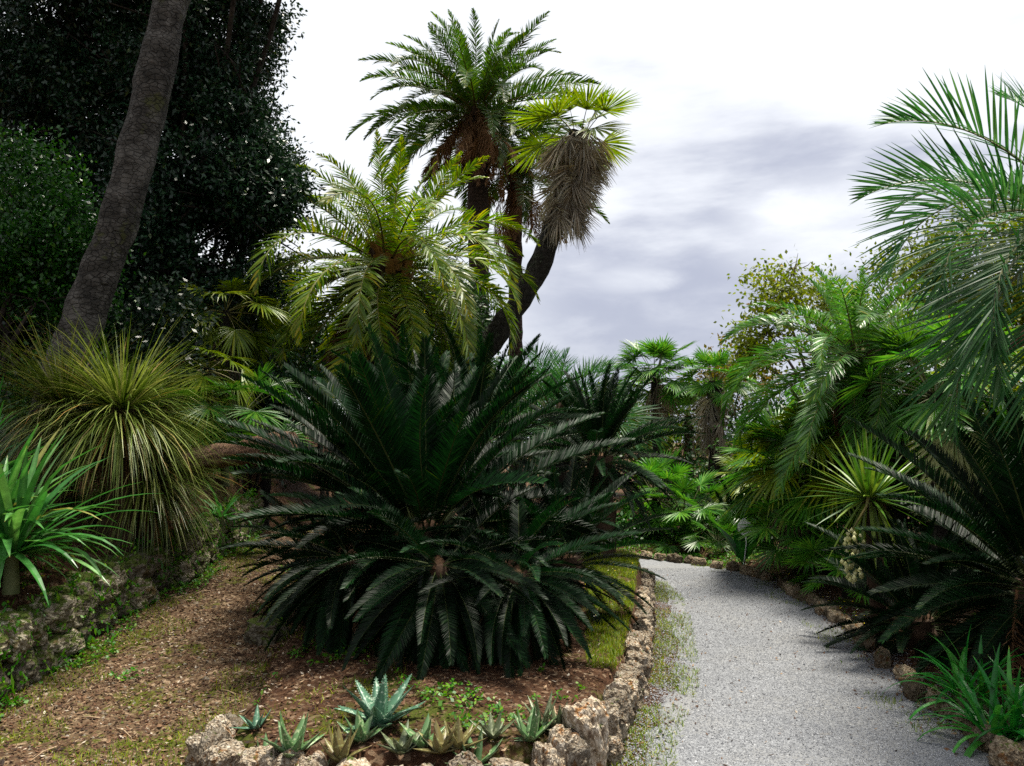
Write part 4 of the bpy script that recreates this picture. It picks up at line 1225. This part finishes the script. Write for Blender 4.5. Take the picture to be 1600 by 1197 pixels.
def limb_set(root, foot, blobs, r, mat='bark_dark', name='trunk', twigs=0, via=None, back=0.0):
    mb = MB()
    foot = Vector(foot)
    own = [b for i, b in enumerate(blobs) if not (via and i in via)]
    cen = sum((Vector(b[:3]) for b in own), Vector()) / len(own)
    fork = foot.lerp(cen, 0.45)
    fork.x = foot.x * .7 + cen.x * .3
    fork.y += back
    rl = root.location
    tube(mb, spline([tuple(foot - rl - Vector((0, 0, .1))), tuple(foot.lerp(fork, .5) - rl + Vector((.05, 0, 0))), tuple(fork - rl)], 12), np.linspace(r, r * .7, 12), 12, 0, .3, rscale=4)
    for bi, b in enumerate(blobs):
        p = Vector(b[:3])
        fk = Vector(blobs[via[bi]][:3]) if via and bi in via else fork
        m = fk.lerp(p, .5) + Vector((random.gauss(0, .1), random.gauss(0, .1) + back * .5, .15))
        tube(mb, spline([tuple(fk - rl), tuple(m - rl), tuple(p - rl)], 9), np.linspace(r * (.5 - .3 * (back > 0)), r * .1, 9), 7, 0, .2)
        for j in range(twigs):
            q = p + Vector((random.uniform(-1, 1) * b[3], random.uniform(-1, 1) * b[4], random.uniform(-.8, 1) * b[5]))
            m2 = p.lerp(q, .5) + Vector((random.gauss(0, .08), random.gauss(0, .08), random.gauss(0, .08)))
            tube(mb, [tuple(p - rl), tuple(m2 - rl), tuple(q - rl)], [r * .13, r * .08, r * .03], 5, 0)
    return mb.build(name, mat, root)

def broadleaf(name, foot, blobs, n, ll, lw, leafm, label, cat, r=0.1, group=None, thresh=-0.15, per=14, spread=.16, twigs=5, nf=1.1, shell=.35, bark='bark_dark', part='crown', tint_mu=.45, via=None, back=0.0):
    """blobs: (px, py, Y, rx, ry, rz)"""
    fx, fy = foot
    g = hz(fx, fy)
    root = thing(name, (fx, fy, g), label, cat, group)
    bl = []
    for (px, py, Y, rx, ry, rz) in blobs:
        p = at(px, py, Y)
        bl.append((p.x, p.y, p.z, rx, ry, rz))
    limb_set(root, (fx, fy, g), bl, r, bark, 'trunk' if cat == 'tree' else 'stem', twigs, via, back)
    mb = MB()
    loc = [(b[0] - fx, b[1] - fy, b[2] - g, *b[3:]) for b in bl]
    leaf_cloud(mb, loc, n, ll, lw, spread, per, thresh, nf, shell, tint_mu, len(bpy.data.objects) * .37)
    mb.build(part, leafm, root)
    return root

broadleaf('oak_tree', (-5.3, 11.3), [(300, 60, 11.4, 1.3, 1.3, 1.5), (380, 200, 11.2, .6, .9, .9), (330, 300, 11.2, 1.4, 1.2, 1.2), (240, 180, 11.8, 1.5, 1.2, 1.6), (385, 310, 11.2, .7, .9, .85), (120, 60, 11.8, 1.8, 1.3, 1.6), (270, 430, 11.2, 1.5, 1.2, 1.0), (200, -80, 11.4, 2.2, 1.6, 1.2), (390, -20, 11.2, .7, .8, .7), (405, -470, 8.3, 1.5, 1.2, .7), (230, -480, 8.7, 1.5, 1.2, .8), (520, -430, 9.2, 1.2, 1.2, .7)], 290000, 0.078, 0.038, 'oak', 'huge dark evergreen oak towering behind the leaning grey trunk', 'tree', .24, thresh=-.06, nf=1.25, twigs=18, spread=.11, per=18, via={9: 6, 10: 6, 11: 6}, back=1.5)  # via blobs: unseen canopy added overhead to shade the understorey
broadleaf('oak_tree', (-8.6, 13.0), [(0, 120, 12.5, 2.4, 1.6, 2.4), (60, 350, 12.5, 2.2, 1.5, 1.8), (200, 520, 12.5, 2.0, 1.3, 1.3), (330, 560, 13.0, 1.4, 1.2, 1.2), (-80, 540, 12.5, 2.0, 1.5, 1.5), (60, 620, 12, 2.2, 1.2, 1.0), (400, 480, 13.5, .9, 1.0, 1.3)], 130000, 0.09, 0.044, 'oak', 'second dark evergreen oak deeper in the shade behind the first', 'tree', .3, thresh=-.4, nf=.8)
broadleaf('climber_bush', (-5.9, 8.8), [(40, 330, 8.8, .8, .6, .9), (60, 470, 8.6, .9, .6, .9), (10, 520, 8.6, .7, .6, .9), (100, 400, 8.9, .5, .5, .7), (20, 640, 8.6, .9, .6, .6), (110, 520, 8.7, .4, .45, .5)], 30000, 0.055, 0.034, 'ivy', 'bright small leaved climbing bush growing behind the leaning grey trunk', 'bush', .08, thresh=-.12, spread=.12, per=16)
broadleaf('small_bush', (-5.2, 9.2), [(185, 545, 9.3, .5, .5, .45), (235, 580, 9.3, .6, .5, .5), (260, 500, 9.6, .5, .5, .5)], 7000, 0.07, 0.036, 'oak', 'small dark glossy bush between the leaning trunk and the fan palms', 'bush', .05, spread=.12, tint_mu=.55)
# leaves behind the golden palm
broadleaf('shade_tree', (-2.6, 15.5), [(560, 540, 15.0, 1.4, 1.0, .9), (690, 500, 15.5, 1.2, 1.0, .9), (640, 590, 15, 1.7, 1, .8), (470, 580, 14.5, 1.0, 1.0, .9)], 22000, 0.10, 0.05, 'bush', 'dark bushy tree filling the gap below the golden date palm', 'tree', .14, thresh=-.2)
broadleaf('small_bush', (-3.1, 13.2), [(455, 395, 14.5, .35, .35, .3), (440, 440, 14.3, .4, .4, .35)], 1500, 0.09, 0.05, 'yellowtree', 'little yellow green tree top between the oak and the golden palm', 'tree', .05)
broadleaf('round_bush', (-3.6, 10.9), [(400, 640, 10.8, .7, .5, .5), (460, 620, 10.8, .6, .5, .6), (340, 690, 10.6, .7, .4, .35), (470, 700, 10.2, .5, .4, .4)], 9000, 0.07, 0.036, 'oak', 'dark bush behind the fallen log', 'bush', .05, spread=.12)
# right side background
broadleaf('pale_tree', (6.3, 15.5), [(1215, 450, 15.5, .55, .6, .5), (1240, 425, 15.5, .35, .4, .3), (1200, 520, 15.5, .6, .6, .5), (1290, 470, 16, .7, .7, .7), (1175, 560, 15.5, .45, .5, .4), (1330, 540, 16, .9, .8, 1.0)], 7000, 0.10, 0.06, 'yellowtree', 'thin pale green tree with bare twigs poking above the arching date palm', 'tree', .1, thresh=0.0, per=9, spread=.2, twigs=14, nf=1.6, bark='wood')
broadleaf('pale_tree', (8.2, 12.8), [(1540, 420, 12.5, 1.2, 1.0, 1.1), (1480, 520, 12.2, 1.2, .9, .9), (1600, 560, 12, 1.3, .9, 1.2), (1430, 420, 13, .7, .7, .6), (1560, 680, 11.5, 1.4, .9, 1.0), (1660, 440, 12.5, 1.2, 1, 1.3)], 26000, 0.085, 0.05, 'yellowtree', 'dense yellow green tree behind the blue green feather palm', 'tree', .14, thresh=-.15, bark='wood', tint_mu=.38)
broadleaf('rusty_tree', (5.6, 19), [(1135, 560, 18.5, .6, .6, .5), (1160, 600, 18.5, .7, .7, .7), (1100, 625, 19, .6, .6, .6)], 3800, 0.11, 0.065, 'rusttree', 'sparse rust tinted tree behind the two thin fan palms', 'tree', .08, thresh=-.05, per=9, twigs=10, bark='wood')
broadleaf('round_bush', (3.4, 21), [(1000, 690, 21, 1.2, 1, 1.3), (1060, 720, 21, 1.2, 1, 1.2), (950, 670, 22, 1.2, 1, 1.3)], 9000, 0.13, 0.07, 'yellowtree', 'yellow green bush far beyond the bend of the path', 'bush', .08, tint_mu=.3)
broadleaf('round_bush', (5.5, 18), [(1130, 740, 18, 1.2, .9, 1.1), (1200, 700, 18, 1.2, .9, 1.3), (1070, 780, 17, 1.2, .8, .8)], 9000, 0.11, 0.06, 'bush', 'dark bush behind the thin fan palm trunks', 'bush', .08)
broadleaf('round_bush', (6.2, 12.8), [(1230, 700, 13, 1.0, .8, 1.0), (1320, 720, 12.5, 1.1, .8, 1.1), (1400, 640, 12, 1.1, .8, 1.2), (1480, 760, 11, 1.2, .8, 1.0), (1180, 800, 13.5, 1.0, .7, .7)], 20000, 0.09, 0.05, 'bush', 'broad dark bush behind the yucca and fan palms', 'bush', .08, tint_mu=.5)
broadleaf('round_bush', (5.9, 8.2), [(1560, 800, 9, .9, .7, .9), (1640, 700, 9, 1.0, .7, 1.0), (1460, 850, 9, .8, .6, .6), (1680, 860, 7.5, .9, .6, .9)], 15000, 0.07, 0.04, 'bush', 'shadowed bush behind the cycads at the side of the path', 'bush', .07, tint_mu=.35)
broadleaf('round_bush', (2.6, 12.2), [(960, 850, 12.2, .8, .4, .4), (1020, 845, 12.1, .7, .4, .4), (1090, 850, 11.9, .6, .4, .35), (1140, 862, 11.6, .5, .3, .3)], 12000, 0.07, 0.04, 'ivy', 'low leafy bush along the outer edge of the path bend', 'bush', .04, tint_mu=.4)
broadleaf('round_bush', (-0.5, 17), [(800, 640, 17.5, 1.6, 1.0, 1.0), (880, 680, 16.5, 1.4, 1, .9), (720, 620, 18, 1.6, 1, 1.0)], 12000, 0.11, 0.06, 'bush', 'dark bush behind the wispy feather palm', 'bush', .08)

# ------------------------------------------------------------------ leaning trunk
cT = [at(100, 600, 7.6), at(130, 500, 7.6), at(190, 330, 7.7), at(235, 150, 7.8), at(270, -5, 7.9), at(325, -220, 8.1), at(372, -400, 8.3)]
lt = thing('leaning_palm', (cT[0].x - .1, 7.6, hz(cT[0].x - .1, 7.6)), 'tall leaning grey trunk with patchy bark, its crown out of sight', 'palm tree')
pts = spline([(cT[0].x - .12, 7.6, lt.location.z - .15)] + [tuple(p) for p in cT], 90) - np.array(lt.location)
zz = np.linspace(0, 1, 90)
mb = MB()
tube(mb, pts, np.interp(zz, [0, .12, .3, .55, 1], [.26, .225, .18, .172, .172]), 30, 0, .16, rscale=2.6, ridge=.05)
mb.build('trunk', 'bark_lean', lt)
crown(lt, K_TALL, 'frond', 30, 80, -30, 2.6, Vector(cT[-1]) - lt.location, .15)

# ------------------------------------------------------------------ fallen log
l0, l1 = at(250, 726, 9.0), at(458, 690, 8.0)
lg = thing('fallen_log', tuple(l0), 'fallen brown log jutting out across the dirt path', 'log')
mb = MB()
lp = spline([tuple(Vector((0, 0, 0)) - (l1 - l0) * .25 - Vector((0, 0, .15))), (0, 0, 0), tuple((l1 - l0) * .5 + Vector((0, 0, -.02))), tuple(l1 - l0)], 40)
tube(mb, lp, np.interp(np.linspace(0, 1, 40), [0, .5, .93, 1], [.145, .13, .118, .10]), 36, 0, .22, rscale=5, ridge=.2)
mb.build('trunk', 'bark_log', lg)

# ------------------------------------------------------------------ little paddle plant with a white spathe
pp = at(1160, 885, 9.85)
pl = thing('peace_lily', (pp.x, 9.85, hz(pp.x, 9.85)), 'green paddle leaf plant with one upright white bloom near the path bend', 'plant')
pr = np.interp(np.linspace(0, 1, 8), [0, .3, .45, .75, 1], [.06, .1, 1, .9, .03])
mb = MB()
straps(mb, np.zeros((7, 3)), np.array([.3, 1.5, 2.6, 3.6, 4.4, 5.2, 0.9]), R(75) + 0 * np.arange(7.), R(25) + .1 * np.arange(7.), .55 + .05 * np.arange(7.) % .2, .15 + 0 * np.arange(7.), 7, pr, .12, 0)
mb.build('leaves', 'strap_deep', pl)
mb = MB()
straps(mb, np.array([[-.04, -.32, .38]]), np.array([-2.0]), np.array([R(75)]), np.array([R(20)]), np.array([.36]), np.array([.18]), 7, pr, .1, 0)
tube(mb, [(0, 0, 0), (-.02, -.18, .22), (-.04, -.32, .40)], [.008, .007, .006], 6)
mb.build('white_bloom', 'white_leaf', pl)

# ------------------------------------------------------------------ ground cover, litter, pebbles
def scatter(n, x0, x1, y0, y1, test):
    x = rng.uniform(x0, x1, n)
    y = rng.uniform(y0, y1, n)
    k = test(x, y)
    return x[k], y[k]
def dirt_zone(x, y):
    rx = np.interp(y, DIRT_R[:, 1], DIRT_R[:, 0])
    return (x > left_x(y) + .12) & (x < rx)
def bed_zone(x, y):
    return inside(x, y, BED) & (seg_dist(x, y, np.vstack([BED, BED[:1]])) > .08)

def blades(name, x, y, h0, h1, wd, mat, dens_e=(85, 30), bend=50, tint=None):
    n = len(x)
    mb = MB()
    z = height(x, y)
    straps(mb, np.stack([x, y, z], -1), rng.uniform(0, 6.28, n), np.radians(rng.uniform(dens_e[1], dens_e[0], n)), np.radians(rng.uniform(10, bend, n)), rng.uniform(h0, h1, n), wd * (0.7 + .6 * rng.random(n)), 2, np.array([1, .7, .05]), 0, 0, tint)
    return tag(mb.build(name, mat), kind='stuff')

def patch(x, y, f, s, th):
    return sn(x, y, f, s) + 0.5 * sn(x, y, f * 3.3, s + 1) > th
xs, ys = [], []
# the grassy slope inside the path wall
a, b_ = scatter(60000, 0.0, 1.45, 4.9, 9.3, lambda x, y: bed_zone(x, y) & (x > np.interp(y, [4.9, 6, 9], [.45, .55, .8])) & patch(x, y, 2.5, 3, -.7))
xs.append(a); ys.append(b_)
# verge between wall and gravel
a, b_ = scatter(34000, 0.3, 1.75, 3.4, 9.2, lambda x, y: ~inside(x, y, BED) & (x < np.interp(y, PATH_L[:100, 1], PATH_L[:100, 0]) + .16) & patch(x, y, 3.2, 1, -.25))
xs.append(a); ys.append(b_)
# right verge
a, b_ = scatter(20000, 2.0, 3.5, 3.3, 10.5, lambda x, y: (np.abs(x - right_x(y) + .06) < .26) & patch(x, y, 3.0, 5, .22))
xs.append(a); ys.append(b_)
# dirt path patches, thicker near the wall
a, b_ = scatter(60000, -3.1, -1.2, 3.0, 10, lambda x, y: dirt_zone(x, y) & (sn(x, y, 2.2, 4) + .5 * sn(x, y, 7, 2) + .9 * (1 - ss(x - left_x(y), .1, .8)) + .7 * ss(x - left_x(y), .95, 1.4) > .5))
xs.append(a); ys.append(b_)
# bed surface near its dirt path corner
a, b_ = scatter(9000, -2.3, -.6, 3.6, 7.5, lambda x, y: bed_zone(x, y) & patch(x, y, 2.7, 8, .2))
xs.append(a); ys.append(b_)
blades('grass', np.concatenate(xs), np.concatenate(ys), .015, .055, .0045, 'grass')
# terrace grass over the wall
a, b_ = scatter(5000, -4.2, -2.95, 4, 10.5, lambda x, y: (x < left_x(y) - .22) & patch(x, y, 2.2, 9, -.1))
blades('grass', a, b_, .04, .13, .007, 'weed')

def roundels(name, x, y, r0, r1, mat, lift=(0.01, .05), zf=None, tilt=.5, tint=None):
    """small weeds: round leaflets in threes"""
    n = len(x)
    z = height(x, y) if zf is None else zf
    mb = MB()
    P = np.stack([x, y, z + rng.uniform(*lift, n)], -1)
    for k in range(3):
        a = rng.uniform(0, 6.28, n) if k == 0 else a + 2.09
        r = rng.uniform(r0, r1, n)
        D = np.stack([np.cos(a), np.sin(a), rng.normal(0, tilt, n)], -1)
        S = np.stack([-np.sin(a), np.cos(a), rng.normal(0, tilt, n)], -1)
        V = np.stack([P, P + D * r[:, None] + S * r[:, None] * .6, P + D * r[:, None] * 1.7, P + D * r[:, None] - S * r[:, None] * .6], 1)
        ix = np.arange(n * 4).reshape(n, 4)
        mb.add(V.reshape(-1, 3), ix, 0, np.repeat(rng.random(n), 4))
    return tag(mb.build(name, mat), kind='stuff')
xs, ys = [], []
a, b_ = scatter(4500, -4.6, -2.95, 3.6, 10, lambda x, y: (x < left_x(y) - .20) & patch(x, y, 2.0, 2, -.2))
xs.append(a); ys.append(b_)
a, b_ = scatter(9000, -3.0, -1.4, 3.2, 10, lambda x, y: dirt_zone(x, y) & (sn(x, y, 2.6, 6) + 1.2 * (1 - ss(x - left_x(y), .1, .55)) > .8))
xs.append(a); ys.append(b_)
a, b_ = scatter(5000, -2.2, .4, 3.5, 6.5, lambda x, y: bed_zone(x, y) & patch(x, y, 3.1, 7, .45))
xs.append(a); ys.append(b_)
a, b_ = scatter(5000, 2.4, 5.0, 3.6, 11, lambda x, y: (x > right_x(y) + .08) & patch(x, y, 2.4, 3, .3))
xs.append(a); ys.append(b_)
a, b_ = scatter(14000, -.5, 3.6, 9.9, 12.6, lambda x, y: ~inside(x, y, PATH_POLY) & (seg_dist(x, y, PATH_R) < 1.0) & (y > 10.2))
xs.append(a); ys.append(b_)
roundels('ground_cover', np.concatenate(xs), np.concatenate(ys), .008, .018, 'weed')
# creepers and moss on the face of the retaining wall
n = 1500
yy = rng.uniform(3.6, 9.6, n)
k = sn(yy * 2, rng.random(n) * 3, 1.7, 4) > -.35
yy = yy[k]; n = len(yy)
up = rng.random(n) ** .7
xx = left_x(yy) + .17 - .14 * up + rng.normal(0, .03, n)
zz = height(left_x(yy) + .3, yy) + up * .48
roundels('wall_creeper', xx, yy, .007, .018, 'weed', (0, .03), zz, 1.0)

def flakes(name, x, y, s0, s1, mat, lift=.008):
    n = len(x)
    z = height(x, y) + lift + .006 * rng.random(n)
    mb = MB()
    a = rng.uniform(0, 6.28, n)
    L = rng.uniform(s0, s1, n)
    Wd = L * rng.uniform(.25, .6, n)
    D = np.stack([np.cos(a), np.sin(a), rng.normal(0, .25, n)], -1)
    S = np.stack([-np.sin(a), np.cos(a), rng.normal(0, .3, n)], -1)
    P = np.stack([x, y, z], -1)
    V = np.stack([P - D * (L / 2)[:, None], P + S * (Wd / 2)[:, None], P + D * (L / 2)[:, None] + np.array([0, 0, .004]), P - S * (Wd / 2)[:, None]], 1)
    mb.add(V.reshape(-1, 3), np.arange(n * 4).reshape(n, 4), 0, np.repeat(rng.random(n), 4))
    return tag(mb.build(name, mat), kind='stuff')
xs, ys = [], []
a, b_ = scatter(42000, -3.1, -1.0, 2.9, 10, dirt_zone)
xs.append(a); ys.append(b_)
a, b_ = scatter(13000, -2.2, .6, 3.4, 7, bed_zone)
xs.append(a); ys.append(b_)
a, b_ = scatter(3500, .45, 1.7, 3.4, 9, lambda x, y: ~inside(x, y, BED) & (x < np.interp(y, PATH_L[:100, 1], PATH_L[:100, 0]) + .1) & patch(x, y, 3, 2, 0))
xs.append(a); ys.append(b_)
a, b_ = scatter(6000, 2.4, 4, 3.3, 9, lambda x, y: x > right_x(y) - .1)
xs.append(a); ys.append(b_)
a, b_ = scatter(420, .8, 2.8, 3.4, 10, lambda x, y: inside(x, y, PATH_POLY))
xs.append(a); ys.append(b_)
a, b_ = scatter(9000, .5, 3.1, 3.2, 10, lambda x, y: inside(x, y, PATH_POLY) & (np.minimum(seg_dist(x, y, PATH_L[:110]), seg_dist(x, y, PATH_R[:110])) < rng.exponential(.10, len(x))))
xs.append(a); ys.append(b_)
flakes('leaf_litter', np.concatenate(xs), np.concatenate(ys), .010, .034, 'litter')
a, b_ = scatter(240, -3.0, -1.2, 3, 9, dirt_zone)
flakes('leaf_litter', a, b_, .035, .07, 'litter', .014)
# dry stalks on the ground
mb = MB()
a, b_ = scatter(55, -3.0, .5, 3.2, 8.5, lambda x, y: dirt_zone(x, y) | bed_zone(x, y))
for x, y in zip(a, b_):
    th = random.random() * 6.28
    l = random.uniform(.06, .18)
    z = hz(x, y) + .014
    x2, y2 = x + math.cos(th) * l, y + math.sin(th) * l
    tube(mb, [(x, y, z), ((x + x2) / 2, (y + y2) / 2, z + .008), (x2, y2, hz(x2, y2) + .014)], [.004, .0035, .0015], 5)
tag(mb.build('twig_litter', 'litter_twig'), kind='stuff')

def pebbles(name, x, y, s0, s1, mat):
    n = len(x)
    s = rng.uniform(s0, s1, n) * (1 + .8 * (rng.random(n) > .97))
    a = rng.uniform(0, 6.28, n)
    z = height(x, y) + .006
    mb = MB()
    P = np.stack([x, y, z], -1)
    vs_ = [P + np.stack([s * rng.normal(0, .2, n), s * rng.normal(0, .2, n), s * rng.uniform(.35, .7, n)], -1)]
    for k in range(5):
        r = s * rng.uniform(.4, .75, n)
        vs_.append(P + np.stack([np.cos(a + k * 1.2566) * r, np.sin(a + k * 1.2566) * r, s * rng.uniform(-.1, .25, n)], -1))
    V = np.stack(vs_, 1)
    o = np.arange(n)[:, None] * 6
    F = np.concatenate([o + np.array([[0, k + 1, (k + 1) % 5 + 1]]) for k in range(5)])
    mb.add(V.reshape(-1, 3), F, 0, np.repeat(rng.random(n), 6))
    return tag(mb.build(name, mat), kind='stuff')
m, t, b, out = mat_new('pebble_stone')
t.links.new(ramp(t, [(0, (0.08272, 0.08659, 0.09817)), (.3, (0.1396, 0.1457, 0.1605)), (.7, (0.1841, 0.1911, 0.2079)), (.95, (0.2372, 0.2461, 0.2649)), (1, (0.3443, 0.3516, 0.3675))], tattr(t, 'tint')), b.inputs['Base Color'])
b.inputs['Roughness'].default_value = .85
M['pebble'] = m
yv = 3.2 + 7.0 * rng.random(120000) ** 1.7
k = rng.random(120000)
xl = np.interp(yv, PATH_L[:104, 1], PATH_L[:104, 0]) - .05
xv = xl + (right_x(yv) + .05 - xl) * k
xv = xv + np.where(k < .12, -1, np.where(k > .88, 1, 0)) * np.abs(rng.normal(0, .12, len(xv)))
ok = ~inside(xv, yv, BED)
pebbles('gravel', xv[ok], yv[ok], .004, .0095, 'pebble')
a, b_ = scatter(2600, -3.0, -1.2, 3, 9, dirt_zone)
pebbles('pebbles', a, b_, .008, .022, 'rock')
# daisies on the verges
a, b_ = scatter(260, 2.4, 3.2, 6.5, 10.2, lambda x, y: (x > right_x(y) + .05) & (x < right_x(y) + .4))
a2, b2 = scatter(60, .2, 1.3, 5.5, 9, bed_zone)
a3, b3 = scatter(50, -3.3, -2.9, 4, 7, lambda x, y: x < left_x(y))
roundels('daisies', np.concatenate([a, a2, a3]), np.concatenate([b_, b2, b3]), .006, .009, 'daisy', (.05, .13), None, .2)
